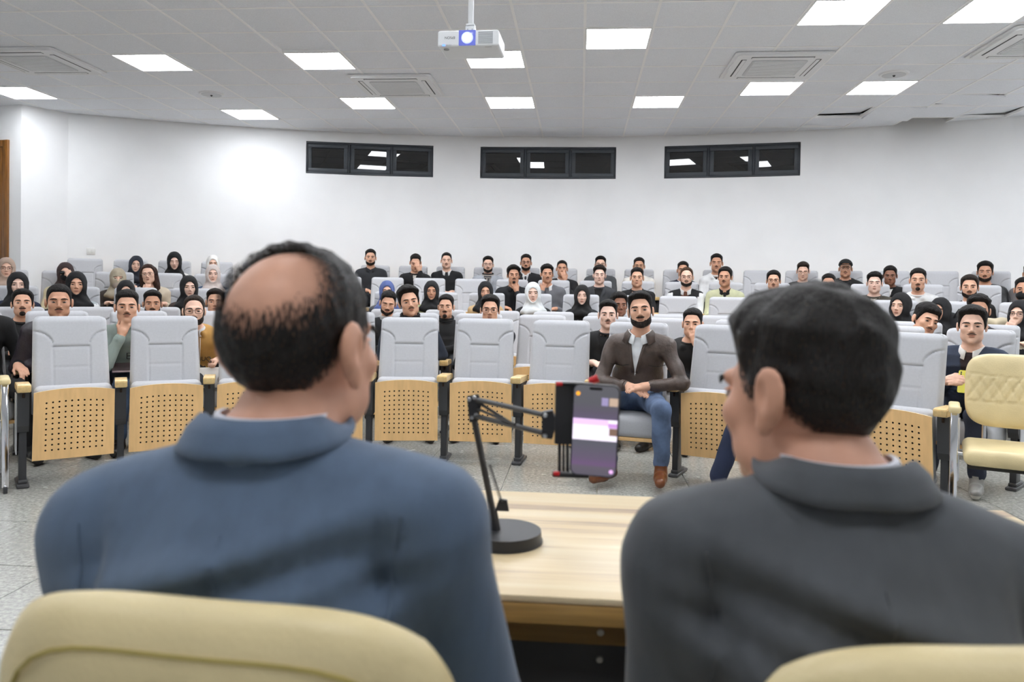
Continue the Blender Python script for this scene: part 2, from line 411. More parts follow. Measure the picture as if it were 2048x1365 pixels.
LNAMES = ['lit square ceiling panel at left, between the left air conditioner and the smoke disc', 'lit square ceiling panel left of the projector, in front of the middle air conditioner', 'lit square ceiling panel just right of the projector', 'large lit ceiling panel in front of the right air conditioner', 'lit ceiling panel cut by the top right corner', 'lit ceiling panel touching the far edge of the middle air conditioner', 'lit ceiling panel above the gap left of the middle window, centre of the far row', 'lit ceiling panel above the gap between middle and right windows', 'lit ceiling panel touching the far edge of the right air conditioner', 'lit ceiling panel at right beside the round ceiling disc', 'farthest lit ceiling panel at left, close to the curved wall', 'lit ceiling panel cut by the left edge near the pier', 'lit ceiling panel half hidden behind the projector']
for n_, (i, j) in enumerate(light_cells):
    x, y = GX0+i*T, GY0+j*T
    r = empty('ceiling_light', (x, y, ZC)); link('panel_rim', rim, r); link('diffuser', dif, r)
    tag(r, LNAMES[n_] if n_ < len(LNAMES) else 'lit square ceiling panel over the stage, outside the picture', 'ceiling light', 'lit square ceiling panels')

# four-way cassette air conditioners
M_acw = mat('ac_white_plastic', 'f0f1f2', .45)
M_slot = mat('ac_slot_dark', '3a3c3e', .6)
S = .47
def ac_parts(root):
    mb = MB().prism(rrect(-S, S, -S, S, .03), 'z', -.012, 0).prism(rrect(-S+.03, S-.03, -S+.03, S-.03, .05), 'z', -.028, -.01); mb.obj('panel', M_acw, root)
    gr = MB().prism(rrect(-.27, .27, -.27, .27, .03), 'z', -.034, -.026).obj('intake_grille', mat('ac_grille', 'd3d5d7', .5), root)
    for k in range(17):
        y = -.25+k*.031; MB().box(-.25, .25, y-.006, y+.006, -.038, -.033).obj('grille_slat', M_acw, gr, smooth=False)
    for a in range(4):
        R = Matrix.Rotation(a*math.pi/2, 4, 'Z')
        fl_ = MB().box(-.3, .3, .335, .385, -.03, -.026, M=R).obj('air_outlet', M_slot, root, smooth=False)
        MB().box(-.295, .295, .338, .372, -.033, -.029, .001, M=R).obj('louvre', M_acw, fl_, smooth=False)
r0 = empty('air_conditioner', (acs[0][0], acs[0][1], ZC)); ac_parts(r0)
ACN = ['white ceiling cassette air conditioner at the far left', 'white ceiling cassette air conditioner in the middle, behind the projector', 'white ceiling cassette air conditioner at right, behind the large lit panel', 'white ceiling cassette air conditioner cut by the right edge']
for k, (x, y) in enumerate(acs):
    o = r0 if k == 0 else copy_tree(r0); o.location = (x, y, ZC)
    tag(o, ACN[k], 'air conditioner', 'cassette air conditioners')
# round ceiling discs (speakers)
for k, px in enumerate(((423, 188), (1788, 148))):
    p = on_z(*px, ZC); r = empty('ceiling_speaker', (p[0], p[1], ZC)); tag(r, ('round flush ceiling speaker near the left wall', 'round flush ceiling speaker at right beyond the lit panel')[k], 'speaker', 'round ceiling speakers')
    MB().cyl((0, 0, -.012), (0, 0, .004), .14, .15, 32).obj('rim', M_acw, r); MB().cyl((0, 0, -.016), (0, 0, -.011), .115, .12, 32).obj('grille', mat('ac_grille', 'd3d5d7', .5), r)
    MB().sph((.0, 0, -.018), .014, 10).obj('centre_cap', M_slot, r)
# ------------------------------------------------------------------ auditorium chairs
M_fab = mat('grey_chair_fabric', 'c0c1c5', .85, var=.03, vscale=90, bump=.15, bscale=500, sheen=.2)
M_ply = mat('beech_plywood', 'f8cb8d', .42, var=.07, vscale=3, stretch=(9, 9, .9), coat=.15)
M_plyedge = mat('plywood_edge', 'f3e2c0', .5)
M_arm = mat('armrest_wood', 'e8c88c', .35, var=.15, vscale=6, stretch=(9, 1, 9), coat=.2)
M_blk = mat('black_steel', '36373a', .45, bump=.05, bscale=300)
M_foot = mat('foot_plate', '4a4a4c', .4)
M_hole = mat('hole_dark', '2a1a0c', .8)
HW = .223
def back_outline(v):
    z = .43+v*(1.038-.43); hw = HW-.014*v; r = .035
    if z > 1.038-r: hw -= r-math.sqrt(max(0, r*r-(z-(1.038-r))**2))
    return z, hw
def smooth(a, b, x):
    t = min(1, max(0, (x-a)/(b-a))); return t*t*(3-2*t)
def back_y(z): return .02+(z-.43)*.26
def make_backrest():
    nu, nv = 64, 84; V = []; Fc = []
    for j in range(nv+1):
        v = j/nv; v = 1-(1-v)**1.15
        z, hw = back_outline(v)
        for i in range(nu+1):
            u = -1+2*i/nu; x = u*hw; ax = abs(x)
            sq = min(1, max(0, (ax-.1)/.115)); zb = .845+.10*math.sqrt(1-(1-sq)**2)
            p = .011*smooth(-.010, .014, z-zb)                         # headrest
            side = smooth(.100, .112, ax)*(1-smooth(-.012, .0, z-zb)); p += .010*side
            p += .007*(1-smooth(.100, .112, ax))*(1-smooth(-.01, .0, z-zb))*(1-.8*math.exp(-((z-.715)/.004)**2))
            p -= .006*math.exp(-((ax-.105)/.004)**2)*(1 if z < .85 else 0)
            p -= .005*math.exp(-((z-zb)/.007)**2)
            e = max(0, (abs(u)-.88)/.12); te = max(0, (z-1.0)/.038)
            p -= .022*min(1, e**2.2+te**2.2)
            V.append((x, back_y(z)-p, z))
    n = len(V)
    for j in range(nv+1):
        v = j/nv; v = 1-(1-v)**1.15; z, hw = back_outline(v)
        for i in (0, nu): V.append(((-1 if i == 0 else 1)*hw, back_y(z)+.055, z))
    w = nu+1
    Fc += [(j*w+i, j*w+i+1, (j+1)*w+i+1, (j+1)*w+i) for j in range(nv) for i in range(nu)]
    for j in range(nv):
        a, b = n+2*j, n+2*j+2
        Fc.append((j*w, (j+1)*w, b, a)); Fc.append((j*w+nu, a+1, b+1, (j+1)*w+nu)); Fc.append((a, b, b+1, a+1))
    Fc.append(tuple(nv*w+i for i in range(nu+1))+(n+2*nv+1, n+2*nv)); Fc.append(tuple(i for i in range(nu, -1, -1))+(n, n+1))
    return MB().faces(V, Fc).mesh('backrest', M_fab, angle=60)
def make_shell():
    mb = MB(); pl = []
    for z in (.40, .50, .62, .75, .88, .99):
        pl.append((back_y(z)+.056, z))
    po = [(y+.009, z) for y, z in reversed(pl)]
    mb.prism(pl+po, 'x', -.206, .206); return mb.mesh('back_shell', M_ply, angle=30)
def make_panel():
    """perforated plywood under the seat, folded up: real holes"""
    W_, Z0 = .452, .158
    def P(u, v, dep=0.):
        z = Z0+v*(.425+.022*(1-(2*u-1)**2)); return ((u-.5)*W_*(1-.02*v), -.07-.055*v+dep-.006*(1-(2*u-1)**2), z)
    us = [0]+[.115+.77*i/10 for i in range(11)]+[1]; vs = [0]+[.10+.76*i/10 for i in range(11)]+[1]
    V = []; Fc = []; mi = []
    def add(p): V.append(p); return len(V)-1
    for a in range(12):
        for b in range(12):
            u0, u1, v0, v1 = us[a], us[a+1], vs[b], vs[b+1]
            if a in (0, 11) or b in (0, 11):
                Fc.append([add(P(u0, v0)), add(P(u1, v0)), add(P(u1, v1)), add(P(u0, v1))]); mi.append(0); continue
            um, vm, ru, rv = (u0+u1)/2, (v0+v1)/2, .0058/W_, .0058/.44
            out = [(u1, vm), (u1, v1), (um, v1), (u0, v1), (u0, vm), (u0, v0), (um, v0), (u1, v0)]
            O = [add(P(*o)) for o in out]
            H = [add(P(um+ru*math.cos(k*math.pi/4), vm+rv*math.sin(k*math.pi/4))) for k in range(8)]
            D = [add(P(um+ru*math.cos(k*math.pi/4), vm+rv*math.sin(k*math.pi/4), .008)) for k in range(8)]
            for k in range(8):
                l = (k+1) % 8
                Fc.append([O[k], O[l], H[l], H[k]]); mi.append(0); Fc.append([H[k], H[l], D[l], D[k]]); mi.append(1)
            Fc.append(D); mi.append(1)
    # edges and back
    E0 = [(i/12, 0.) for i in range(13)]+[(1., j/12) for j in range(1, 13)]+[(1-i/12, 1.) for i in range(1, 13)]+[(0., 1-j/12) for j in range(1, 12)]
    A = [add(P(*e)) for e in E0]; B = [add(P(e[0], e[1], .014)) for e in E0]; n = len(A)
    for k in range(n): Fc.append([A[k], A[(k+1) % n], B[(k+1) % n], B[k]]); mi.append(2)
    Fc.append(B[::-1]); mi.append(0)
    me = bpy.data.meshes.new('seat_panel'); me.from_pydata(V, [], Fc)
    for m in (M_ply, M_hole, M_plyedge): me.materials.append(m)
    me.polygons.foreach_set('material_index', mi)
    me.update(); return me
def pad(x0, x1, y0, y1, z0, z1, r, M=None, m=None, name='cushion', arch=0.):
    mb = MB(); mb.box(x0, x1, y0, y1, z0, z1, bev=r, seg=4)
    if arch:
        for v in mb.bm.verts:
            v.co.z += arch*(1-((v.co.x-(x0+x1)/2)/((x1-x0)/2))**2)*(1 if v.co.z > (z0+z1)/2 else 0)
    if M is not None: bmesh.ops.transform(mb.bm, matrix=M, verts=mb.bm.verts)
    return mb.mesh(name, m or M_fab)
ME = {'back': make_backrest(), 'shell': make_shell(), 'panel': make_panel()}
ME['seat_up'] = pad(-.217, .217, -.05, .05, .17, .615, .035, Matrix.Translation((0, .022, 0)) @ Matrix.Rotation(.12, 4, 'X'), arch=.012)
ME['seat_down'] = pad(-.217, .217, -.30, .06, .285, .425, .04, arch=.012)
mb = MB().box(-.22, .22, -.285, .05, .262, .287, .004); ME['pan'] = mb.mesh('seat_panel', M_ply)
mb = MB().prism([(-.17, .602), (-.165, .594), (.13, .588), (.15, .60), (.15, .622), (.10, .632), (-.15, .642), (-.172, .634)], 'x', -.036, .036)
bmesh.ops.bevel(mb.bm, geom=list(mb.bm.edges), offset=.004, segments=2, affect='EDGES'); ME['arm'] = mb.mesh('armrest', M_arm)
mb = MB().prism([(-.10, .595), (.13, .588), (.13, .36), (.085, .34), (-.06, .34), (-.085, .38)], 'x', -.031, .031).box(-.02, .02, -.05, .05, .03, .35, .003); ME['post'] = mb.mesh('post', M_blk, angle=25)
mb = MB().box(-.034, .034, -.10, .17, 0, .022, .008).box(-.026, .026, -.06, .10, .02, .045, .008); ME['foot'] = mb.mesh('foot', M_foot)
mb = MB().box(-.007, .007, -.104, -.098, .555, .58, .002); ME['slot'] = mb.mesh('bolt_slot', M_hole)
mb = MB().prism([(-.05, .57), (.12, .565), (.12, .20), (-.035, .20)], 'x', .031, .036); ME['side'] = mb.mesh('side_panel', M_fab)
CHAIRS = {}
ORD = ['', 'front', 'second', 'third', 'fourth', 'fifth', 'last']
ORDN = ['first', 'second', 'third', 'fourth', 'fifth', 'sixth', 'seventh', 'eighth', 'ninth', 'tenth', 'eleventh', 'twelfth', 'thirteenth', 'fourteenth', 'fifteenth', 'sixteenth', 'seventeenth', 'eighteenth', 'nineteenth', 'twentieth', 'twenty-first', 'twenty-second', 'twenty-third', 'twenty-fourth', 'twenty-fifth']
PH = [None, (.817, .546, -6, 4), (.467, .552, -8, 6), (.583, .548, -10, 7), (.10, .546, -11, 9), (.45, .544, -12, 9), (.617, .546, -12, 10)]
def chair_t(k, n): return (n+PH[k][0])*PH[k][1]/ROWS[k][1]
def add_chair(k, n, down, who=None):
    t = chair_t(k, n)+(.010 if k == 1 and n >= 2 else 0.); x, y, z = row_pt(k, t); first, last = PH[k][2], PH[k][3]
    r = empty('auditorium_chair', (x, y, z), -t); w = PH[k][1]/2
    b = link('backrest', ME['back'], r); link('back_shell', ME['shell'], b)
    if down:
        s = link('seat', ME['seat_down'], r); link('seat_panel', ME['pan'], s)
    else:
        s = link('seat', ME['seat_up'], r); link('seat_panel', ME['panel'], s)
    for sx in ((-w, w) if n == last else (-w,)):
        link('armrest', ME['arm'], r, (sx, 0, 0)); p = link('post', ME['post'], r, (sx, 0, 0)); link('foot', ME['foot'], p); link('bolt_slot', ME['slot'], p)
        if n == last and sx > 0: link('side_panel', ME['side'], p)
        if n == first: link('side_panel', ME['side'], p, rot=(0, 0, 0)).scale = (-1, 1, 1)
    ordn = ORDN[n-first]
    if down: lab = 'grey auditorium chair, seat lowered, under the %s' % who
    else: lab = 'empty grey auditorium chair with folded seat, %s row, %s from the left end' % (ORD[k], ordn)
    tag(r, lab, 'chair', 'grey auditorium chairs'); CHAIRS[k, n] = r; return r
# ------------------------------------------------------------------ speakers' table
def wood_top():
    m = bpy.data.materials.new('striped_table_laminate'); m.use_nodes = True; nt = m.node_tree; b = nt.nodes['Principled BSDF']
    tc = nt.nodes.new('ShaderNodeTexCoord'); mp = nt.nodes.new('ShaderNodeMapping'); mp.inputs['Scale'].default_value = (1.1, 26, 26)
    nt.links.new(tc.outputs['Object'], mp.inputs[0])
    n = nt.nodes.new('ShaderNodeTexNoise'); n.inputs['Scale'].default_value = 1.0; n.inputs['Detail'].default_value = 5; n.inputs['Roughness'].default_value = .55
    nt.links.new(mp.outputs[0], n.inputs['Vector'])
    r = nt.nodes.new('ShaderNodeValToRGB'); e = r.color_ramp.elements
    e[0].position = .30; e[0].color = (*srgb('92796c'), 1); e[1].position = .72; e[1].color = (*srgb('e8d7b8'), 1)
    for p, c in ((.39, 'bda486'), (.45, 'dcc49a'), (.58, 'e3cfa8')): x = e.new(p); x.color = (*srgb(c), 1)
    nt.links.new(n.outputs['Fac'], r.inputs[0]); nt.links.new(r.outputs[0], b.inputs['Base Color'])
    b.inputs['Roughness'].default_value = .32
    return m
M_top = wood_top()
M_edge = mat('table_edge_wood', 'b58f52', .4, var=.25, vscale=3, stretch=(1, 20, 20))
M_rail = mat('table_rail_wood', '8a6a38', .45, var=.2, vscale=4, stretch=(1, 20, 20))
M_tblk = mat('black_table_panel', '2b2b2c', .5)
M_steel = mat('screw_steel', 'c9c9c6', .3, metal=1.)
ZT = .75
tn = on_z(1140, 1196, ZT); tf = on_z(1150, 988, ZT)
TX0, TX1, TY0, TY1 = -.76, 1.02, tn[1], tf[1]
tb = empty('table', ((TX0+TX1)/2, (TY0+TY1)/2, 0)); tag(tb, 'pale striped wooden table in front of the two suited men', 'table')
hx, hy = (TX1-TX0)/2, (TY1-TY0)/2
MB().box(-hx, hx, -hy, hy, ZT-.012, ZT, .002).obj('table_top', M_top, tb)
MB().box(-hx, hx, -hy+.001, -hy+.03, ZT-.048, ZT-.013, .002).obj('front_edge', M_edge, tb)
MB().box(-hx, hx, hy-.03, hy-.001, ZT-.048, ZT-.013, .002).obj('back_edge', M_edge, tb)
rl = MB().box(-hx+.02, hx-.02, -hy+.05, -hy+.075, ZT-.10, ZT-.013, .002).obj('rail', M_rail, tb)
pn = MB().box(-hx+.04, hx-.04, -hy+.056, -hy+.085, .08, ZT-.10, .002).obj('black_panel', M_tblk, tb)
for px, par, yy in (((1201, 1266), rl, -hy+.05), ((1199, 1320), pn, -hy+.056)):
    p = on_y(*px, (TY0+TY1)/2+yy)
    s = MB().cyl((p[0]-(TX0+TX1)/2, yy, p[2]), (p[0]-(TX0+TX1)/2, yy-.003, p[2]), .0065, .005, 14).obj('screw', M_steel, par)
for sx in (-hx+.02, hx-.05): MB().box(sx, sx+.03, -hy+.05, hy-.05, 0, ZT-.013, .002).obj('side_panel', M_rail, tb)

# ------------------------------------------------------------------ phone stand
M_stand = mat('black_matte_metal', '2e2e30', .45)
M_red = mat('red_plastic', 'd8272b', .4)
bp = on_z(1007, 1061, ZT+.022)
st = empty('phone_stand', (bp[0], bp[1], ZT)); tag(st, 'black articulated desk stand with round weighted base on the table', 'phone stand')
def L(p): return Vector((p[0]-bp[0], p[1]-bp[1], p[2]-ZT))
MB().cyl((0, 0, 0), (0, 0, .004), .080, .080, 48).cyl((0, 0, .004), (0, 0, .023), .078, .0765, 48).obj('base', M_stand, st)
A = L(on_y(993, 1035, bp[1]))          # foot of the lower arm
J1 = L(on_y(944, 806, bp[1]-.02)); J2 = L(on_y(1098, 845, bp[1]-.20))
PH_Y = bp[1]-.235
A = Vector((A.x, 0, .0225))
for s in (-1, 1): MB().cyl(A+Vector((0, s*.006, .0)), J1+Vector((0, s*.006, -.01)), .0055, n=10).obj('lower_arm', M_stand, st)
MB().cyl(A+Vector((-.002, 0, -.0)), A+(J1-A)*.16, .011, .009, 14).obj('pivot', M_stand, st)
# spring beside the lower arm
sp = []; a = A+(J1-A)*.22+Vector((.022, -.004, 0)); b = A+(J1-A)*.52+Vector((.012, -.004, 0))
for k in range(81):
    t = k/80; c = a+(b-a)*t; sp.append(c+Vector((math.cos(t*2*math.pi*20)*.0035, math.sin(t*2*math.pi*20)*.0035, 0)))
MB().tube(sp, .0009, 5).obj('spring', M_stand, st)
MB().prism([(-.014, -.004), (.014, -.004), (.010, .018), (-.006, .02)], 'y', -.004, .004).obj('spring_hook', M_stand, st, tuple(A+(J1-A)*.17+Vector((.02, 0, 0))))
el = MB()
for s in (-1, 1):
    el.prism([(-.010, .012), (.012, .016), (.020, .0), (.012, -.036), (-.004, -.038)], 'y', s*.009-.0015, s*.009+.0015)
el = el.obj('elbow_bracket', M_stand, st, tuple(J1)); el.rotation_euler = (0, 0, .1)
d12 = J2-J1
for dz0, dz1 in ((.008, .012), (-.026, -.020)):
    for s in (-1, 1):
        MB().cyl(J1+Vector((.004, s*.006, dz0)), J2+Vector((-.006, s*.005, dz1)), .0042, n=8).obj('upper_arm', M_stand, st)
MB().cyl(J1+Vector((.006, -.002, .006)), J1+d12*.55+Vector((0, -.002, -.020)), .003, n=8).obj('brace', M_stand, st)
MB().cyl(J1+Vector((.012, -.012, -.01)), J1+d12*.6+Vector((0, -.012, -.018)), .0028, n=8).obj('brace', M_stand, st)
MB().prism([(-.012, .018), (.006, .022), (.014, .0), (.006, -.028), (-.012, -.026)], 'y', -.010, .010).obj('wrist_bracket', M_stand, st, tuple(J2))
for c in (J1+Vector((-.004, -.012, .008)), J1+Vector((.006, -.012, .012)), J1+Vector((.002, -.012, -.028)), J1+Vector((.010, -.012, -.022)), J2+Vector((-.006, -.012, .014)), J2+Vector((-.006, -.012, -.022))):
    MB().cyl(c, c+Vector((0, -.004, 0)), .0042, .0034, 12).obj('bolt', M_steel, st)
# clamp plate, rods and jaws
def HP(x, y, dy=0.): return L(on_y(x, y, PH_Y+dy))
p0, p1 = HP(1111, 768, .012), HP(1152, 889, .012)
MB().box(p0.x, p1.x, p0.y-.006, p0.y+.008, p1.z, p0.z, .002).obj('clamp_plate', M_stand, st)
for x in (1119, 1127, 1135):
    a, b = HP(x, 886, .010), HP(x, 948, .010); MB().cyl(a, b, .0022 if x == 1127 else .0028, n=8).obj('clamp_rod', M_stand, st)
a, b = HP(1105, 943, .006), HP(1178, 955, .006); MB().box(a.x, b.x, a.y-.012, a.y+.008, b.z, a.z, .002).obj('lower_jaw', M_stand, st)
a, b = HP(1107, 944, -.008), HP(1119, 952, -.008); MB().box(a.x, b.x, a.y-.003, a.y+.004, b.z, a.z, .001).obj('jaw_grip', M_red, st)
a, b = HP(1111, 764, .006), HP(1185, 769, .006); MB().box(a.x, b.x, a.y-.012, a.y+.008, b.z, a.z, .001).obj('upper_jaw', M_stand, st)
a, b = HP(1112, 765, -.008), HP(1125, 772, -.008); MB().box(a.x, b.x, a.y-.003, a.y+.004, b.z, a.z, .001).obj('jaw_grip', M_red, st)
MB().cyl(HP(1178, 764, .02), HP(1196, 757, .02), .006, .007, 14).obj('tension_knob', M_red, st)
# the phone
pc = on_y(1190, 861, PH_Y-.012)
ph = empty('phone', (pc[0], pc[1], pc[2])); tag(ph, 'smartphone clamped in the desk stand, its screen showing a video call', 'phone')
ph.rotation_euler = (math.radians(2), math.radians(1.6), math.radians(-6))
PW, PHH = .0395, .0785
def rslab(x0, x1, z0, z1, y0, y1, r): return MB().prism(rrect(x0, x1, z0, z1, r, 6), 'y', y0, y1)
rslab(-PW, PW, -PHH, PHH, -.0035, .0045, .0125).obj('body', mat('phone_graphite', '3b3b3e', .35, metal=.4), ph)
def scr(name, x0, x1, z0, z1, y, col, st_, r=.0, parent=ph):
    m = emitter(name, col, st_)
    if r: return rslab(x0, x1, z0, z1, y-.0001, y, r).obj(name, m, parent, smooth=False)
    return MB().box(x0, x1, y-.0001, y, z0, z1).obj(name, m, parent, smooth=False)
# screen: dark call backdrop with a purple glow of its own (what the display shows)
m = bpy.data.materials.new('phone_display'); m.use_nodes = True; nt = m.node_tree; nt.nodes.remove(nt.nodes['Principled BSDF'])
tc = nt.nodes.new('ShaderNodeTexCoord'); sx = nt.nodes.new('ShaderNodeSeparateXYZ'); nt.links.new(tc.outputs['Object'], sx.inputs[0])
mr = nt.nodes.new('ShaderNodeMapRange'); mr.inputs['From Min'].default_value = -.078; mr.inputs['From Max'].default_value = .078; nt.links.new(sx.outputs['Z'], mr.inputs[0])
r = nt.nodes.new('ShaderNodeValToRGB'); e = r.color_ramp.elements; e[0].position = .0; e[0].color = (*srgb('55515c'), 1); e[1].position = 1; e[1].color = (*srgb('57575c'), 1)
for p, c in ((.10, '5b5560'), (.13, '64506e'), (.20, '5c5265'), (.36, '55555e'), (.63, '5a5266'), (.7, '57515f'), (.8, '55555b')): x = e.new(p); x.color = (*srgb(c), 1)
nt.links.new(mr.outputs[0], r.inputs[0]); em = nt.nodes.new('ShaderNodeEmission'); nt.links.new(r.outputs[0], em.inputs[0]); em.inputs[1].default_value = .85
nt.links.new(em.outputs[0], nt.nodes['Material Output'].inputs[0])
sc_ = rslab(-PW+.0022, PW-.0022, -PHH+.0022, PHH-.0022, -.0039, -.0034, .0105).obj('screen', m, ph, smooth=False)
scr('shared_slide', -PW+.0024, PW-.0024, -.0165, .0195, -.0041, 'e9dff0', .9, parent=sc_)
scr('slide_banner', -PW+.0024, .022, .0095, .0195, -.0042, 'd9b8e6', .9, parent=sc_)
scr('slide_tab', .022, PW-.0024, .006, .0135, -.0042, 'c08fd0', .85, parent=sc_)
scr('video_thumbnail', .024, PW-.0024, -.007, .0055, -.0043, '7c6457', .8, parent=sc_)
scr('video_thumbnail', .0095, .0205, .043, .0565, -.0042, '8d84a8', .9, parent=sc_)
scr('video_thumbnail', .0225, PW-.0028, .043, .0565, -.0042, 'b09a88', .9, parent=sc_)
scr('orange_badge', -.034, -.027, .058, .065, -.0042, 'f0a030', 1., .0034, parent=sc_)
scr('round_button', .0265, .0335, -.0715, -.0645, -.0042, 'd8a8e0', .9, .0034, parent=sc_)
rslab(-.012, .010, .0685, .0735, -.0043, -.0036, .0024).obj('front_camera_slot', mat('phone_black', '151517', .3), sc_, smooth=False)
MB().box(-PW-.001, -PW+.001, -.001, .002, .03, .045, .0004).box(-PW-.001, -PW+.001, -.001, .002, .012, .024, .0004).obj('side_button', mat('phone_graphite', '3b3b3e', .35, metal=.4), ph)

# ------------------------------------------------------------------ ceiling projector
M_prw = mat('projector_white', 'e4e6e8', .45)
M_prg = mat('projector_vent_grey', 'a9acb0', .6)
pj = on_y(936, 76, 4.62)
pr = empty('projector', (pj[0], pj[1], pj[2])); tag(pr, 'white ceiling projector with glowing lens hanging upside down on a pole', 'projector'); pr.rotation_euler = (0, 0, math.radians(-2))
W2, H2, DP = .186, .048, .27
mb = MB().box(-W2, W2, 0, DP, -H2, H2, .014, seg=4); mb.obj('body', M_prw, pr)
lb = MB().box(-.056, .046, -.004, .02, -H2+.004, H2-.001, .003).obj('lens_window', mat('lens_violet_glass', '39407e', .15, emit='6a74c8', emit_str=.55), pr)
MB().cyl((-.004, -.003, .0), (-.004, -.010, .0), .036, .034, 32).obj('lens_ring', mat('lens_ring_violet', '7f86d8', .2, emit='9aa4ff', emit_str=.9), lb)
MB().cyl((-.004, -.009, .0), (-.004, -.014, .0), .024, .022, 32).obj('lamp_glow', emitter('projector_lamp', 'f2f2ff', 14.0), lb)
for k in range(11):
    z = -.034+k*.0066; MB().box(.062, .150, -.002, .004, z, z+.0032).obj('vent_slot', M_prg, pr, smooth=False)
MB().box(-.155, -.14, -.002, .004, -H2+.004, -H2+.012).obj('status_light', emitter('status_blue', '4a6cff', 3.0), pr)
for k in range(4): MB().box(-.132+k*.009, -.130+k*.009, -.002, .003, -H2+.006, -H2+.012).obj('indicator_mark', M_prg, pr, smooth=False)
cu = bpy.data.curves.new('txt', 'FONT'); cu.body = 'EPSON'; cu.size = .021; cu.align_x = 'CENTER'; cu.align_y = 'CENTER'; cu.extrude = .0004
to = bpy.data.objects.new('txt', cu); COL.objects.link(to); bpy.context.view_layer.update()
tm = bpy.data.meshes.new_from_object(to.evaluated_get(bpy.context.evaluated_depsgraph_get())); bpy.data.objects.remove(to)
tm.materials.clear(); tm.materials.append(mat('print_dark', '55585c', .6))
tx = link('lettering', tm, pr, (-.11, -.0012, .004), (math.radians(90), math.radians(180), 0))
MB().cyl((.0, .09, H2), (.0, .09, ZC-pj[2]), .017, .017, 20).obj('pole', M_prw, pr)
MB().box(-.028, .028, .062, .118, H2+.004, H2+.045, .003).box(-.026, .026, .064, .116, H2+.05, H2+.06, .003).obj('mount_head', M_prw, pr)
for s in (-1, 1):
    MB().box(min(0, s*.10), max(0, s*.10), .07, .09, H2-.001, H2+.006, .001).obj('mount_arm', M_prw, pr)
    MB().cyl((s*.014, .062, H2+.024), (s*.014, .060, H2+.024), .004, n=10).obj('bolt', M_prg, pr)
MB().cyl((0, .09, ZC-pj[2]-.012), (0, .09, ZC-pj[2]+.002), .05, n=24).obj('ceiling_flange', M_prw, pr)
MB().cyl((-.14, .05, -H2), (-.14, .05, -H2-.006), .016, n=14).obj('foot', M_prg, pr)
MB().box(.10, .14, .02, .025, -H2-.001, -H2+.001).obj('underside_print', M_prg, pr, smooth=False)

# ------------------------------------------------------------------ cream leather chairs with chrome frames
M_lea = mat('cream_leather', 'e6d3a2', .42, var=.08, vscale=5, bump=.12, bscale=180)
M_leas = mat('cream_leather_seam', 'a99752', .6)
M_chr = mat('chrome', 'e6e6ea', .08, metal=1.)
M_under = mat('black_board', '26231e', .7)
BW, BH, BZ = .232, .21, .735                     # half width, half height, centre height of the back
def cushion_back():
    """rounded back cushion: quilted front (facing -y), plain rear with a seam"""
    nu, nv = 56, 48
    def fr(a, b, rear):
        # square -> rounded-rectangle by superellipse
        x, z = a*BW, b*BH
        n = 4.0; L_ = (abs(a)**n+abs(b)**n)**(1/n); m_ = max(abs(a), abs(b))
        if L_ > 1e-9: x *= m_/L_; z *= m_/L_
        e = m_; th = .040*math.sqrt(max(0, 1-e**5))
        y = (1 if rear else -1)*th
        if not rear:
            zz = z
            qb = smooth(-.075, -.068, zz)*(1-smooth(.068+.02*(x/BW)**2, .075+.02*(x/BW)**2, zz))
            if qb > 0 and e < .93:
                k1 = (x*1.0+zz*.62)/.062; k2 = (x*1.0-zz*.62)/.062
                d1 = abs(k1-round(k1)); d2 = abs(k2-round(k2))
                y += qb*(.007*math.exp(-(d1/.10)**2)+.007*math.exp(-(d2/.10)**2)-.004)
            for zc in (-.072, .072+.02*(x/BW)**2): y += .006*math.exp(-((zz-zc)/.004)**2)
        y += -.25*0 + .05*(x/BW)**2*-1*0
        return (x, y+.02*(1-(a*a)), z)
    V = []; Fc = []; w = nv+1
    for rear in (0, 1):
        for i in range(nu+1):
            for j in range(nv+1): V.append(fr(-1+2*i/nu, -1+2*j/nv, rear))
    o = (nu+1)*w
    for i in range(nu):
        for j in range(nv):
            Fc.append((i*w+j, (i+1)*w+j, (i+1)*w+j+1, i*w+j+1)); Fc.append((o+i*w+j, o+i*w+j+1, o+(i+1)*w+j+1, o+(i+1)*w+j))
    mb = MB().faces(V, Fc); bmesh.ops.remove_doubles(mb.bm, verts=mb.bm.verts, dist=1e-5)
    return mb.mesh('backrest', M_lea, angle=80)
VB = cushion_back()
def rear_seam():
    pts = []
    for k in range(60):
        t = 2*math.pi*k/60; a, b = math.cos(t), math.sin(t); n = 4.0
        L_ = (abs(a)**n+abs(b)**n)**(1/n); pts.append((a/L_*BW*.86, .02*(1-(a/L_*.86)**2)+.030, b/L_*BH*.84))
    return MB().tube(pts, .0022, 6, closed=True).mesh('rear_piping', M_leas)
VS = rear_seam()
mbs = MB().box(-.24, .24, -.24, .22, -.045, .045, .04, seg=5); VSEAT = mbs.mesh('seat', M_lea)
VARM = MB().box(-.028, .028, -.13, .13, -.018, .018, .012, seg=3).mesh('armrest', M_lea)
def oval(pts, wx, n=12, r=.011):
    mb = MB(); mb.tube(pts, r, n)
    for v in mb.bm.verts: pass
    return mb
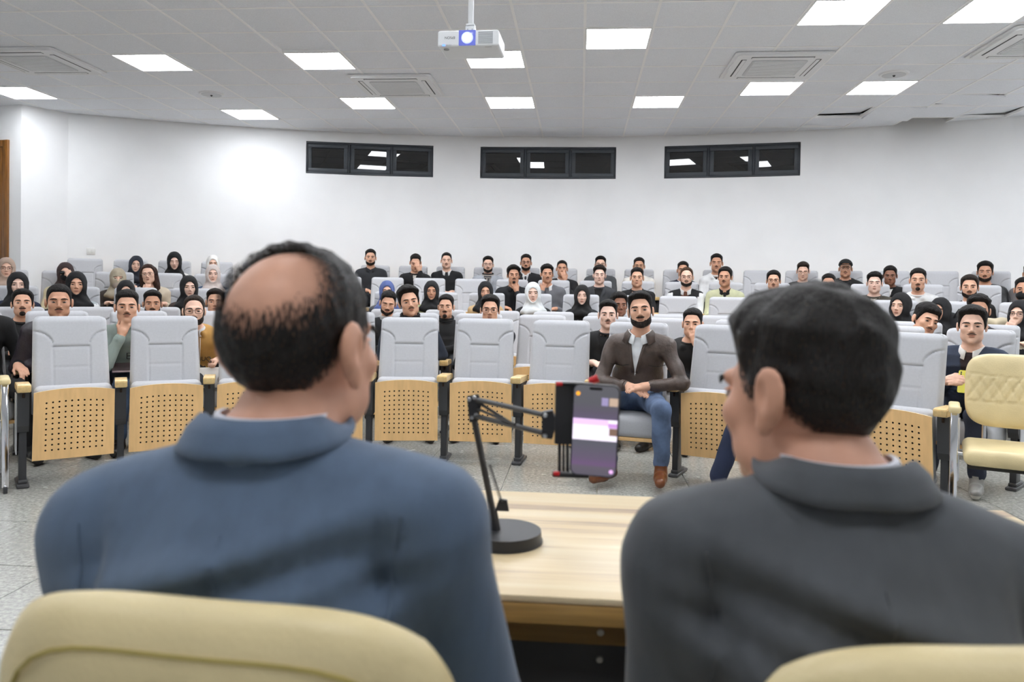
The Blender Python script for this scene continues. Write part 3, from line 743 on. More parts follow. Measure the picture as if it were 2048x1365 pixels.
def vip_chair(loc, rz, label, tilt=.16):
    r = empty('cream_armchair', (loc[0], loc[1], 0), rz)
    s = link('seat', VSEAT, r, (0, 0, .415)); MB().box(-.22, .22, -.2, .2, .352, .372, .003).obj('seat_board', M_under, s, (0, 0, -.415))
    b = link('backrest', VB, r, (0, .225, BZ), (-tilt, 0, 0)); link('rear_piping', VS, b)
    for sx in (-1, 1):
        x = sx*.285
        link('armrest', VARM, r, (x, -.06, .655))
        # chrome side frame: flat front bar, floor rail, rear bar
        for nm, p, q_ in (('front_leg', (x, -.14, .635), (x, -.25, .03)), ('rear_leg', (x, .05, .635), (x, .20, .03))):
            p, q_ = Vector(p), Vector(q_); dd = q_-p; M = Matrix.Translation((p+q_)/2) @ dd.to_track_quat('Z', 'X').to_matrix().to_4x4()
            m_ = MB().box(-.019, .019, -.009, .009, -dd.length/2, dd.length/2, .006, seg=3)
            bmesh.ops.transform(m_.bm, matrix=M @ Matrix.Rotation(math.pi/2, 4, 'Z'), verts=m_.bm.verts); m_.obj(nm, M_chr, r)
        MB().box(x-.009, x+.009, -.27, .22, .012, .045, .006, seg=3).obj('floor_rail', M_chr, r)
        MB().box(x-.011, x+.011, -.285, -.255, 0, .04, .004).box(x-.011, x+.011, .20, .23, 0, .04, .004).obj('rail_cap', M_blk, r)
        MB().cyl((x, -.05, .40), (sx*.22, -.05, .40), .010, n=10).obj('seat_bracket', M_chr, r)
        MB().tube([(sx*.13, .20, .36), (sx*.13, .25, .45), (sx*.13, .245, .62)], .011, 8).obj('back_upright', M_chr, r)
    tag(r, label, 'chair', 'cream leather armchairs with chrome frames'); return r
# the two in front: the suited men sit in them, seen from behind
vl = on_y(500, 1200, .70); vr = on_y(1900, 1300, .74)
VIP_L = vip_chair((vl[0], vl[1]+.225, 0), math.pi-.07, 'cream leather armchair under the man in the blue suit')
VIP_R = vip_chair((vr[0], vr[1]+.225, 0), math.pi+.12, 'cream leather armchair under the man in the dark grey suit')
VIP_L.scale = (1, 1, 1.048); VIP_R.scale = (1, 1, 1.025)
# facing the stage beside the front row
pr_ = on_z(1897, 915, .40)
vip_chair((pr_[0]+.36, pr_[1]+.05, 0), math.radians(-24), 'empty cream quilted armchair at right, end of the front row')
pl_ = on_z(24, 984, 0)
vip_chair((pl_[0]-.40, pl_[1]-.02, 0), math.radians(40), 'empty cream armchair with chrome legs cut by the left edge')
# ------------------------------------------------------------------ people: bodies grown as one surface from a distance field
def rotm(yaw=0., pitch=0., roll=0.):
    cy, sy, cp, sp, cr, sr = math.cos(yaw), math.sin(yaw), math.cos(pitch), math.sin(pitch), math.cos(roll), math.sin(roll)
    Rz = np.array([[cy, -sy, 0], [sy, cy, 0], [0, 0, 1]]); Rx = np.array([[1, 0, 0], [0, cp, -sp], [0, sp, cp]]); Ry = np.array([[cr, 0, sr], [0, 1, 0], [-sr, 0, cr]])
    return Rz @ Rx @ Ry
def axis(lo, hi, coarse, fines):
    """grid line positions: coarse spacing, finer inside the given intervals"""
    out = [lo]; x = lo
    while x < hi:
        st_ = coarse
        for a, b, f in fines:
            if a-.6*coarse < x < b: st_ = min(st_, f)
        x += st_; out.append(x)
    return np.array(out, np.float32)
class Field:
    def __init__(s, ax, ay, az):
        s.ax, s.ay, s.az = ax, ay, az; sh = (len(ax), len(ay), len(az))
        s.D = np.full(sh, .3, np.float32); s.B = np.full(sh, 9., np.float32); s.L = np.zeros(sh, np.int8)
    def sl(s, lo, hi, mg):
        r = []
        for a, l, h in zip((s.ax, s.ay, s.az), lo, hi):
            i0 = max(0, np.searchsorted(a, l-mg)-1); i1 = min(len(a), np.searchsorted(a, h+mg)+1); r.append(slice(i0, i1))
        return tuple(r)
    def pts(s, sl): return np.ix_(s.ax[sl[0]], s.ay[sl[1]], s.az[sl[2]])
    def add(s, sl, d, lab, k):
        D = s.D[sl]
        if D.size == 0: return
        if lab >= 0:
            B = s.B[sl]; m = d < B; B[m] = d[m]; s.L[sl][m] = lab
        if k > 0:
            h = np.clip(.5+.5*(D-d)/k, 0, 1); s.D[sl] = D*(1-h)+d*h-k*h*(1-h)
        else: s.D[sl] = np.minimum(D, d)
    def sub(s, sl, d, k):
        D = s.D[sl]
        if D.size == 0: return
        h = np.clip(.5-.5*(D+d)/k, 0, 1); s.D[sl] = D*(1-h)-d*h+k*h*(1-h)
    def cone(s, a, b, ra, rb, lab, k=.03, sx=1., sy=1.):
        """tapered capsule; sx, sy widen its section along x and y"""
        a, b = np.asarray(a, np.float32), np.asarray(b, np.float32); R = max(ra, rb); ex = np.array([R*sx, R*sy, R])
        sl = s.sl(np.minimum(a, b)-ex, np.maximum(a, b)+ex, .05); X, Y, Z = s.pts(sl)
        if 0 in (X.size, Y.size, Z.size): return
        X, Y = (X-a[0])/sx, (Y-a[1])/sy; Z = Z-a[2]; v = (b-a)/np.array([sx, sy, 1.], np.float32); vv = float(v@v)+1e-9
        t = np.clip((X*v[0]+Y*v[1]+Z*v[2])/vv, 0, 1)
        d = np.sqrt((X-t*v[0])**2+(Y-t*v[1])**2+(Z-t*v[2])**2)-(ra+(rb-ra)*t)
        s.add(sl, d.astype(np.float32), lab, k)
    def ell(s, c, r, lab, k=.02, R=None, sub=False, n=2.):
        c, r = np.asarray(c, np.float32), np.asarray(r, np.float32); ex = np.full(3, r.max()) if R is not None else r
        sl = s.sl(c-ex, c+ex, .04); X, Y, Z = s.pts(sl)
        if 0 in (X.size, Y.size, Z.size): return
        X, Y, Z = X-c[0], Y-c[1], Z-c[2]
        if R is not None: X, Y, Z = (R[0, 0]*X+R[1, 0]*Y+R[2, 0]*Z, R[0, 1]*X+R[1, 1]*Y+R[2, 1]*Z, R[0, 2]*X+R[1, 2]*Y+R[2, 2]*Z)
        if n == 2.: k0 = np.sqrt((X/r[0])**2+(Y/r[1])**2+(Z/r[2])**2)
        else: k0 = (np.abs(X/r[0])**n+np.abs(Y/r[1])**n+np.abs(Z/r[2])**n)**(1/n)
        k1 = np.sqrt((X/r[0]**2)**2+(Y/r[1]**2)**2+(Z/r[2]**2)**2)+1e-6
        d = (k0*(k0-1)/k1).astype(np.float32) if n == 2. else ((k0-1)*r.min()).astype(np.float32)
        (s.sub(sl, d, k) if sub else s.add(sl, d, lab, k))
def surface_nets(F, D=None, L=None):
    D = F.D if D is None else D; L = F.L if L is None else L
    ins = D < 0; nx, ny, nz = D.shape
    c = np.zeros((nx-1, ny-1, nz-1), np.int8)
    for i in (0, 1):
        for j in (0, 1):
            for k in (0, 1): c += ins[i:nx-1+i, j:ny-1+j, k:nz-1+k]
    act = np.argwhere((c > 0) & (c < 8))
    if len(act) == 0: return None
    idx = np.full(c.shape, -1, np.int32); idx[tuple(act.T)] = np.arange(len(act))
    acc = np.zeros((len(act), 3)); cnt = np.zeros(len(act)); I, J, K = act.T
    cor = {(i, j, k): D[I+i, J+j, K+k] for i in (0, 1) for j in (0, 1) for k in (0, 1)}
    AX = (F.ax, F.ay, F.az)
    cr = lambda o: np.stack([F.ax[I+o[0]], F.ay[J+o[1]], F.az[K+o[2]]], 1)
    for o in cor:
        for dim in range(3):
            if o[dim]: continue
            o2 = list(o); o2[dim] = 1; o2 = tuple(o2)
            d0, d1 = cor[o], cor[o2]; m = (d0 < 0) != (d1 < 0)
            t = np.where(m, d0/np.where(m, d0-d1, 1), 0); p = cr(o); q_ = cr(o2)
            acc += np.where(m[:, None], p+(q_-p)*t[:, None], 0); cnt += m
    V = acc/cnt[:, None]
    Q = []; LB = []
    for dim in range(3):
        a = [slice(None)]*3; b = [slice(None)]*3; a[dim] = slice(0, -1); b[dim] = slice(1, None)
        s0, s1 = ins[tuple(a)], ins[tuple(b)]; e = np.argwhere(s0 != s1)
        u, v = [(1, 2), (2, 0), (0, 1)][dim]
        ok = (e[:, u] > 0) & (e[:, v] > 0) & (e[:, u] < D.shape[u]-1) & (e[:, v] < D.shape[v]-1); e = e[ok]
        if len(e) == 0: continue
        def cell(du, dv):
            w = e.copy(); w[:, u] += du; w[:, v] += dv; return idx[tuple(w.T)]
        q4 = np.stack([cell(-1, -1), cell(0, -1), cell(0, 0), cell(-1, 0)], 1)
        fl_ = s0[tuple(e.T)]; q4[~fl_] = q4[~fl_][:, ::-1]
        e2 = e.copy(); e2[:, dim] += 1
        lb = np.where(fl_, L[tuple(e.T)], L[tuple(e2.T)])
        Q.append(q4); LB.append(lb)
    return V, np.concatenate(Q), np.concatenate(LB)
def np_mesh(name, V, Q, LB, mats, relax=1):
    if relax:                                        # light smoothing of the grid steps
        for _ in range(relax):
            S = np.zeros_like(V); n = np.zeros(len(V))
            for a, b in ((0, 1), (1, 2), (2, 3), (3, 0)):
                np.add.at(S, Q[:, a], V[Q[:, b]]); np.add.at(n, Q[:, a], 1); np.add.at(S, Q[:, b], V[Q[:, a]]); np.add.at(n, Q[:, b], 1)
            V = V*.5+.5*S/np.maximum(n, 1)[:, None]
    me = bpy.data.meshes.new(name); me.vertices.add(len(V)); me.vertices.foreach_set('co', V.astype(np.float32).ravel())
    me.loops.add(len(Q)*4); me.loops.foreach_set('vertex_index', Q.astype(np.int32).ravel())
    me.polygons.add(len(Q)); me.polygons.foreach_set('loop_start', np.arange(len(Q), dtype=np.int32)*4)
    for m in mats: me.materials.append(m)
    me.polygons.foreach_set('material_index', LB.astype(np.int32)); me.polygons.foreach_set('use_smooth', np.ones(len(Q), bool))
    me.update(calc_edges=True); me.validate(); return me
def ik(a, b, l1, l2, pole):
    """elbow position of a two-bone chain from a to b bending toward pole"""
    a, b, pole = (np.asarray(p, float) for p in (a, b, pole)); d = b-a; L_ = min(np.linalg.norm(d), (l1+l2)*.999); u = d/np.linalg.norm(d)
    x = (l1*l1-l2*l2+L_*L_)/(2*L_); h = math.sqrt(max(0, l1*l1-x*x)); w = pole-u*(pole@u); w /= np.linalg.norm(w)+1e-9
    return a+u*x+w*h, a+u*L_
SKIN = {'light': 'e8bda6', 'mid': 'dba98d', 'tan': 'cb977a', 'dark': '8d5f49', 'pale': 'e9c3b1'}
def m_skin(t): return mat('skin_'+t, SKIN.get(t, t), .5, var=.08, vscale=25, bump=.05, bscale=400)
def m_cloth(c, kind='cloth'):
    if kind == 'leather': return mat('leather', c, .38, var=.25, vscale=14, bump=.35, bscale=45)
    if kind == 'denim': return mat('denim', c, .85, var=.35, vscale=9, bump=.2, bscale=300)
    if kind == 'suit': return mat('suit_wool', c, .8, var=.10, vscale=30, bump=.12, bscale=700, stretch=(1, 1, .25), sheen=.15)
    return mat('cloth', c, .85, var=.12, vscale=10, bump=.15, bscale=160)
def m_hair(c): return mat('hair', c, .62, var=.5, vscale=60, bump=.9, bscale=150, stretch=(1, 1, .4), spec=.25)
def m_hair_fade(c):
    """hair thinning to bare skin where the cut fades out (strand-like gaps)"""
    m = bpy.data.materials.new('hair_faded'); m.use_nodes = True; nt = m.node_tree; b = nt.nodes['Principled BSDF']
    b.inputs['Base Color'].default_value = (*srgb(c), 1); b.inputs['Roughness'].default_value = .55; b.inputs['Specular IOR Level'].default_value = .35
    tc = nt.nodes.new('ShaderNodeTexCoord'); mp = nt.nodes.new('ShaderNodeMapping'); mp.inputs['Scale'].default_value = (1, 1, .22); nt.links.new(tc.outputs['Object'], mp.inputs[0])
    n = nt.nodes.new('ShaderNodeTexNoise'); n.inputs['Scale'].default_value = 420; n.inputs['Detail'].default_value = 2; nt.links.new(mp.outputs[0], n.inputs['Vector'])
    at = nt.nodes.new('ShaderNodeAttribute'); at.attribute_name = 'fade'
    mr = nt.nodes.new('ShaderNodeMapRange'); mr.inputs['From Min'].default_value = .30; mr.inputs['From Max'].default_value = .70; nt.links.new(n.outputs['Fac'], mr.inputs[0])
    lt = nt.nodes.new('ShaderNodeMath'); lt.operation = 'SUBTRACT'; nt.links.new(at.outputs['Fac'], lt.inputs[0]); nt.links.new(mr.outputs[0], lt.inputs[1])
    ml = nt.nodes.new('ShaderNodeMath'); ml.operation = 'MULTIPLY_ADD'; ml.inputs[1].default_value = 2.2; ml.inputs[2].default_value = .55; ml.use_clamp = True; nt.links.new(lt.outputs[0], ml.inputs[0])
    nt.links.new(ml.outputs[0], b.inputs['Alpha'])
    n2 = nt.nodes.new('ShaderNodeTexNoise'); n2.inputs['Scale'].default_value = 260; nt.links.new(mp.outputs[0], n2.inputs['Vector'])
    bp = nt.nodes.new('ShaderNodeBump'); bp.inputs['Strength'].default_value = .9; bp.inputs['Distance'].default_value = .004; nt.links.new(n2.outputs['Fac'], bp.inputs['Height']); nt.links.new(bp.outputs[0], b.inputs['Normal'])
    return m
# head, in its own frame: face toward -y, about .225 m from chin to crown
ZL_Y = np.array([-.13, -.08, -.055, -.032, -.012, .012, .032, .055, .085, .13]); ZL_Z = np.array([.078, .068, .05, .0, -.025, -.012, -.035, -.075, -.088, -.09])
def head_prims(F, H, R, S, skin=0, lips=1, face=True, ears=True, fem=False, ear=1.):
    T_ = lambda p: H+S*(R @ np.asarray(p, float))
    e = lambda c, r, lab, k, **kw: F.ell(T_(c), np.asarray(r)*S, lab, k*S, R=R, **kw)
    c = lambda a, b, ra, rb, lab, k: F.cone(T_(a), T_(b), ra*S, rb*S, lab, k*S)
    e((0, .012, .028), (.073, .094, .086), skin, .0)
    e((0, -.032, -.028), (.061, .063, .078), skin, .03)
    jw = .042 if fem else .049
    e((0, -.042, -.072), (jw, .046, .036), skin, .03)
    for s in (-1, 1): e((s*.043, -.02, -.068), (.016, .034, .022), skin, .025)
    e((0, -.082, -.098), (.018, .016, .014), skin, .02)
    for s in ((-1, 1) if ears else ()):
        if ear > 1:
            e((s*.082, .020, -.004), (.0085, .021, .034), skin, .006); e((s*.088, .026, .004), (.006, .022, .029), skin, .006); e((s*.080, .010, -.034), (.008, .011, .014), skin, .006)
            e((s*.094, .014, -.002), (.007, .011, .019), skin, .005, sub=True)
        else:
            e((s*.078, .014, -.012), (.0075, .018, .031), skin, .008); e((s*.083, .02, -.004), (.005, .019, .026), skin, .006)
    if not face: return
    for s in (-1, 1): e((s*.042, -.068, -.024), (.02, .017, .017), skin, .02)
    c((-.034, -.087, .021), (.034, -.087, .021), .010, .010, skin, .015)
    for s in (-1, 1): e((s*.031, -.101, .0), (.017, .012, .011), skin, .010, sub=True)
    c((0, -.094, .010), (0, -.114, -.028), .007, .010, skin, .012)
    for s in (-1, 1): e((s*.011, -.102, -.034), (.008, .010, .007), skin, .006)
    e((0, -.0925, -.0575), (.023, .0095, .0055), skin, .005)
    e((0, -.0905, -.0675), (.019, .0105, .0060), skin, .005)
def local(F, sl, H, R, S):
    X, Y, Z = F.pts(sl); X, Y, Z = (X-H[0])/S, (Y-H[1])/S, (Z-H[2])/S
    return (R[0, 0]*X+R[1, 0]*Y+R[2, 0]*Z, R[0, 1]*X+R[1, 1]*Y+R[2, 1]*Z, R[0, 2]*X+R[1, 2]*Y+R[2, 2]*Z)
def ell_d(X, Y, Z, c, r):
    X, Y, Z = X-c[0], Y-c[1], Z-c[2]; k0 = np.sqrt((X/r[0])**2+(Y/r[1])**2+(Z/r[2])**2); k1 = np.sqrt((X/r[0]**2)**2+(Y/r[1]**2)**2+(Z/r[2]**2)**2)+1e-6
    return k0*(k0-1)/k1
def smin(a, b, k): h = np.clip(.5+.5*(b-a)/k, 0, 1); return b*(1-h)+a*h-k*h*(1-h)
def smax(a, b, k): return -smin(-a, -b, k)
_W = np.random.RandomState(3)
_WV = _W.randn(14, 3); _WP = _W.rand(14)*6.28
def wob(X, Y, Z, f):
    return sum(np.sin(f*(v[0]*X+v[1]*Y+v[2]*Z)+p) for v, p in zip(_WV, _WP))/5.
def head_grid(H, R, S, vox, ext=(.15, .16, .16), down=0.):
    lo = H-np.array(ext)*S; hi = H+np.array(ext)*S; lo[2] -= down
    return Field(*[np.arange(a, b, vox, dtype=np.float32) for a, b in zip(lo, hi)])
def skull_d(X, Y, Z):
    d = ell_d(X, Y, Z, (0, .012, .028), (.073, .094, .086)); d = smin(d, ell_d(X, Y, Z, (0, -.032, -.028), (.061, .063, .078)), .03)
    return smin(d, ell_d(X, Y, Z, (0, -.042, -.072), (.047, .046, .036)), .03)
def hair_mesh(H, R, S, vox, style, m):
    """style: dict(side, top, front, curl, line, quiff, bald, long)"""
    F = head_grid(H, R, S, vox, down=.35*S if style.get('long') else 0.); sl = (slice(None),)*3; X, Y, Z = local(F, sl, H, R, S)
    side, top, cu, qf = style.get('side', .004), style.get('top', .018), style.get('curl', 0.), style.get('quiff', 0.)
    ln = style.get('line', 0.)
    base = skull_d(X, Y, Z)
    up = np.clip((Z-.035)/.06, 0, 1); thick = side+(top-side)*up*up*(3-2*up)
    if qf: thick = thick+qf*np.clip((-Y+.0)/.08, 0, 1)*up
    zl = np.interp(Y, ZL_Y, ZL_Z+(ln+.014)*np.where(ZL_Y < -.04, 1, 0)).astype(np.float32)
    tp = np.clip((Z-zl)/style.get('taper', .030), 0, 1); thick = .0018+(thick-.0018)*(tp*(2-tp) if not style.get('fringe') else 1)
    zl = zl+.012*np.exp(-((np.abs(X)-.045)/.016)**2)*(Y < -.03)*(0 if style.get('fringe') else 1)
    d = base-thick+.0012*wob(X, Y, Z*.5, 170)
    if cu: d = d+cu*wob(X, Y, Z, style.get('cf', 95.))
    cut = (zl-Z)*.75
    if style.get('bald'):
        bc = style['bald']; bd = ell_d(X, Y, Z, bc[:3], bc[3:6])+.004*wob(X, Y, Z, 120); d = smax(d, -bd, .004)
    d = smax(d, cut, .006)
    ear = ell_d(np.abs(X), Y, Z, (.084, .016, -.010), (.018, .024, .036)); d = smax(d, -ear, .006)
    if style.get('long'):
        for s in (-1, 1):
            a = ell_d(X, Y, Z, (s*.075, .02, -.12), (.035, .05, .20)); d = smin(d, a+.004*wob(X, Y, Z*.3, 120), .02)
        d = smin(d, ell_d(X, Y, Z, (0, .06, -.08), (.085, .045, .16)), .02)
        d = smax(d, -ell_d(X, Y, Z, (0, -.09, -.03), (.056, .09, .095)), .008)
    F.D = (d*S).astype(np.float32); r = surface_nets(F)
    me = np_mesh('hair', r[0], r[1], r[2]*0, [m])
    if style.get('fade'):
        P = np.empty(len(me.vertices)*3, np.float32); me.vertices.foreach_get('co', P); P = (P.reshape(-1, 3)-H)/S @ R
        zl_ = np.interp(P[:, 1], ZL_Y, ZL_Z+(ln+.014)*np.where(ZL_Y < -.04, 1, 0)); fd = np.clip((P[:, 2]-zl_)/style['fade'], 0, 1)
        if style.get('bald'): fd = np.minimum(fd, np.clip(ell_d(P[:, 0], P[:, 1], P[:, 2], bc[:3], bc[3:6])/.040, 0, 1)**.7*.92+.06)
        a = me.attributes.new('fade', 'FLOAT', 'POINT'); a.data.foreach_set('value', fd.astype(np.float32))
    return me
def beard_mesh(H, R, S, vox, kind, m):
    F = head_grid(H, R, S, vox); sl = (slice(None),)*3; X, Y, Z = local(F, sl, H, R, S)
    base = skull_d(X, Y, Z); base = smin(base, ell_d(X, Y, Z, (0, -.082, -.098), (.018, .016, .014)), .02)
    for s in (-1, 1): base = smin(base, ell_d(X, Y, Z, (s*.043, -.02, -.068), (.016, .034, .022)), .025)
    th = {'full': .006, 'short': .002, 'goatee': .0028, 'chin': .004}[kind]
    d = base-th-.0012*wob(X, Y, Z, 160)
    if kind in ('full', 'short'):
        zb = np.interp(Y, [-.12, -.085, -.06, -.035, -.012, .01, .03], [-.070, -.064, -.046, -.026, .012, .012, -.2]); cut = (Z-zb)*.8
        d = smax(d, cut, .005); d = smax(d, -ell_d(X, Y, Z, (0, -.10, -.062), (.027, .035, .013)), .004)
        d = smax(d, (Y-.012)*1., .004)
    else:
        d = smax(d, ell_d(X, Y, Z, (0, -.09, -.092), (.024, .045, .021)), .004)
    must = ell_d(np.abs(X), Y, Z, (.013, -.099, -.0485), (.017, .009, .0055)); d = smin(d, must+.0005*wob(X, Y, Z, 200), .003)
    F.D = (d*S).astype(np.float32); r = surface_nets(F)
    return np_mesh('beard', r[0], r[1], r[2]*0, [m])
def hijab_mesh(H, R, S, vox, m, style='hijab', base=None):
    F = head_grid(H, R, S, vox, ext=(.19, .19, .16), down=.17*S); sl = (slice(None),)*3; X, Y, Z = local(F, sl, H, R, S)
    d = ell_d(X, Y, Z, (0, .012, .016), (.090, .112, .112)); d = smin(d, ell_d(X, Y, Z, (0, -.03, -.045), (.084, .090, .085)), .03)
    d = smin(d, ell_d(X, Y, Z, (0, .015, -.15), (.105, .10, .075)), .05); d = smin(d, ell_d(X, Y, Z, (0, -.01, -.20), (.15, .115, .06)), .05)
    d = d+.0035*np.sin(60*(Z+.7*np.abs(X)+.5*Y))*np.clip((-.06-Z)/.04, 0, 1)+.002*wob(X, Y, Z, 50)
    if style == 'niqab': hole = ell_d(X, Y, Z, (0, -.11, .004), (.046, .06, .016))
    else: hole = ell_d(X, Y, Z, (0, -.115, -.016), (.053, .11, .080))
    d = smax(d, -hole, .006)
    F.D = (d*S).astype(np.float32); r = surface_nets(F)
    return np_mesh('headscarf', r[0], r[1], r[2]*0, [m])
_EYE = {}
def eye_mesh():
    if 'e' not in _EYE:
        me = bpy.data.meshes.new('eye'); bm = bmesh.new(); bmesh.ops.create_uvsphere(bm, u_segments=14, v_segments=10, radius=1, matrix=Matrix.Rotation(math.pi/2, 4, 'X'))
        for f in bm.faces:
            c = f.calc_center_median(); f.material_index = 1 if (c.y < -.1 and c.x**2+(c.z*1.0)**2 < .36) else 0; f.smooth = True
        bm.to_mesh(me); bm.free(); me.materials.append(mat('eye_white', 'b5a79e', .35)); me.materials.append(mat('iris_dark', '1c110b', .15)); _EYE['e'] = me
    return _EYE['e']
def brow_mesh(m):
    key = m.name
    if key not in _EYE:
        pts = [(-.021, -.001, -.004), (-.012, -.002, .001), (0, -.001, .0035), (.012, .003, .003), (.021, .0105, -.002)]
        _EYE[key] = MB().tube(pts, [.002, .0038, .0042, .0035, .0016], 6).mesh('eyebrow', m)
    return _EYE[key]
def lid_mesh(m):
    key = 'lid'+m.name
    if key not in _EYE:
        mb = MB(); bmesh.ops.create_uvsphere(mb.bm, u_segments=12, v_segments=8, radius=1.0)
        bmesh.ops.delete(mb.bm, geom=[v for v in mb.bm.verts if v.co.z < -.01], context='VERTS'); _EYE[key] = mb.mesh('eyelid', m)
    return _EYE[key]
def glasses(H, R, S, parent, m):
    T_ = lambda p: tuple(H+S*(R @ np.asarray(p, float))); mb = MB()
    for s in (-1, 1):
        pts = []
        for k in range(20):
            t = 2*math.pi*k/20; a, b = math.cos(t), math.sin(t); n = 3.; L_ = (abs(a)**n+abs(b)**n)**(1/n); pts.append(T_((s*.0335+a/L_*.0255, -.112+.006*abs(a), .001+b/L_*.0185)))
        mb.tube(pts, .0016*S, 6, closed=True)
        mb.tube([T_((s*.058, -.108, .008)), T_((s*.074, -.085, .008)), T_((s*.079, .01, .006))], .0014*S, 6)
    mb.tube([T_((-.009, -.116, .004)), T_((0, -.118, .006)), T_((.009, -.116, .004))], .0015*S, 6)
    o = mb.obj('glasses_frame', m, parent)
    return o
def hand(F, W, d, n, s, lab, curl=.35, spread=.0, S=1., k=.006, thumb=1.):
    """hand from the wrist W along d, palm normal n, thumb side s"""
    d, n, s = (np.asarray(v, float)/np.linalg.norm(v) for v in (d, n, s))
    K = W+d*.085*S
    F.cone(W, W+d*.03*S, .026*S, .03*S, lab, .02)
    for o in (-.026, -.009, .009, .026): F.cone(W+d*.02*S+s*o*.7*S, K+s*o*S, .016*S, .0125*S, lab, .012)
    for o, L_ in ((.029, .065), (.010, .075), (-.010, .070), (-.028, .055)):
        p = K+s*o*S; a = curl; dirn = d; r = .0088*S
        for f, q_ in ((.45, 1.), (.32, 1.9), (.23, 2.6)):
            th = a*q_; v = d*math.cos(th)+n*math.sin(th)+s*spread*o*8
            e = p+v*L_*f*S; F.cone(p, e, r, r*.92, lab, k); p = e; r *= .93
    b = W+d*.025*S+s*.025*S
    v1 = (d*.75+s*.55*thumb+n*.35); v1 /= np.linalg.norm(v1); v2 = (d*.9+s*.05+n*.45); v2 /= np.linalg.norm(v2)
    F.cone(b, b+v1*.042*S, .014*S, .0105*S, lab, .012); F.cone(b+v1*.042*S, b+v1*.042*S+v2*.034*S, .0105*S, .0085*S, lab, k)
LSKIN, LLIP, LTOP, LIN, LTRO, LSHOE, LSOLE, LCUFF = range(8)
def make_person(name, sp):
    """sp: where (root location, rz), head (local position), pose and looks. Local frame: origin on the floor under the seat, facing -y"""
    H = np.array(sp['head'], float); S = sp.get('S', 1.); fem = sp.get('fem', False)
    R = rotm(sp.get('yaw', 0.), sp.get('pitch', 0.), sp.get('roll', 0.))
    q = sp.get('q', 1)                         # 0 far rows, 1 middle rows, 2 front, 3 close-up
    hv = (.0072, .0056, .0045, .0036)[q]; bv = (.020, .015, .011, .009)[q]
    vis_hands = sp.get('hands_fine', False)
    hip = np.array(sp.get('hip', (0, .0, .52)), float)
    wsh = sp.get('shoulder', .150 if fem else .172); bulk = sp.get('bulk', 1.)
    neck = H+R @ np.array([0, .03, -.085])*S
    nb = np.array([H[0]*.85+hip[0]*.15, H[1]+.045+.02*(1-abs(math.cos(sp.get('yaw', 0.)))), H[2]-.175*S]) if 'nb' not in sp else np.array(sp['nb'], float)
    ch = nb*.72+hip*.28+np.array([0, .02, 0]); mid = nb*.35+hip*.65+np.array([0, .03, 0])
    tw = sp.get('twist', 0.); cs, sn = math.cos(tw), math.sin(tw)
    shz = sp.get('shz', -.062); trap = sp.get('trap', .048)
    shd = [nb+np.array([s*wsh*cs, s*wsh*sn+.012, shz+s*sp.get('tilt', 0.)]) for s in (-1, 1)]      # -1: person's right (image left)
    # arms
    l1, l2 = .275, .25
    arms = []
    for i, s in enumerate((-1, 1)):
        tg = sp.get('hand_r' if s < 0 else 'hand_l', None)
        if tg is None: tg = (hip[0]+s*.07, hip[1]-.26, hip[2]+.13)
        pole = sp.get('pole_r' if s < 0 else 'pole_l', (s*.45, .35, -.8))
        el, wr = ik(shd[i], np.array(tg, float), l1, l2, pole); arms.append((shd[i], el, wr))
    # legs
    legs = []
    for i, s in enumerate((-1, 1)):
        hj = hip+np.array([s*.085, -.02, 0]); kn = np.array(sp.get('knee_r' if s < 0 else 'knee_l', (hip[0]+s*.13, hip[1]-.42, .50))); an = np.array(sp.get('ankle_r' if s < 0 else 'ankle_l', (kn[0]+s*.01, kn[1]+.03, .085)))
        legs.append((hj, kn, an, sp.get('toe_r' if s < 0 else 'toe_l', (s*.25, -1., 0))))
    pts = [H+np.array([0, 0, .15]), H-np.array([.14, .16, .2]), H+np.array([.14, .16, 0])]+[p for a in arms for p in a]+[p for l in legs for p in l[:3]]+[hip+[.2, .16, 0], hip-[.2, .1, 0], nb-[.22, .12, 0], nb+[.22, .16, 0]]
    pts += [l[2]+np.array([.09, -.26, 0]) for l in legs]+[l[2]-np.array([.09, -.08, .09]) for l in legs]+[a[2]+np.array([o*.1, -.1, o*.1]) for a in arms for o in (-1, 1)]
    P = np.array(pts); lo = P.min(0)-.07; hi = P.max(0)+.07; lo[2] = -.02
    if sp.get('cut_below') is not None: lo[2] = sp['cut_below']
    fx = [(H[0]-.10*S, H[0]+.10*S, hv)]; fy = [(H[1]-.135*S, H[1]+.12*S, hv)]; fz = [(H[2]-.135*S, H[2]+.13*S, hv)]
    if vis_hands:
        hh = .0062 if q < 2 else .005
        for i in sp.get('fine_arms', (0, 1)):
            w = arms[i][2]; fx.append((w[0]-.09, w[0]+.09, hh)); fy.append((w[1]-.13, w[1]+.05, hh)); fz.append((w[2]-.07, w[2]+.11, hh))
    for a, lst in zip('xyz', (fx, fy, fz)):
        for t in sp.get('fine_'+a, ()): lst.append(t)
    F = Field(axis(lo[0], hi[0], bv, fx), axis(lo[1], hi[1], bv, fy), axis(lo[2], hi[2], bv, fz))
    # trunk
    F.cone(hip+[0, .02, .02], mid, .118*bulk, .112*bulk, LTOP, .0, sx=1.38)
    F.cone(mid, ch, .112*bulk, .118*bulk, LTOP, .05, sx=1.42)
    F.cone(ch, nb-[0, -.01, .075], .118*bulk, .082*bulk, LTOP, .05, sx=1.48)
    F.cone(shd[0]*.75+nb*.25-[0, 0, .01], shd[1]*.75+nb*.25-[0, 0, .01], .062*bulk, .062*bulk, LTOP, .05)
    for s_ in shd: F.cone(nb+[0, .005, .0], s_+[0, 0, .012], trap, max(trap, .05)*bulk, LTOP, .05)
    if fem:
        for s in (-1, 1): F.ell(ch+np.array([s*.07, -.085, .0]), (.065, .05, .06), LTOP, .05)
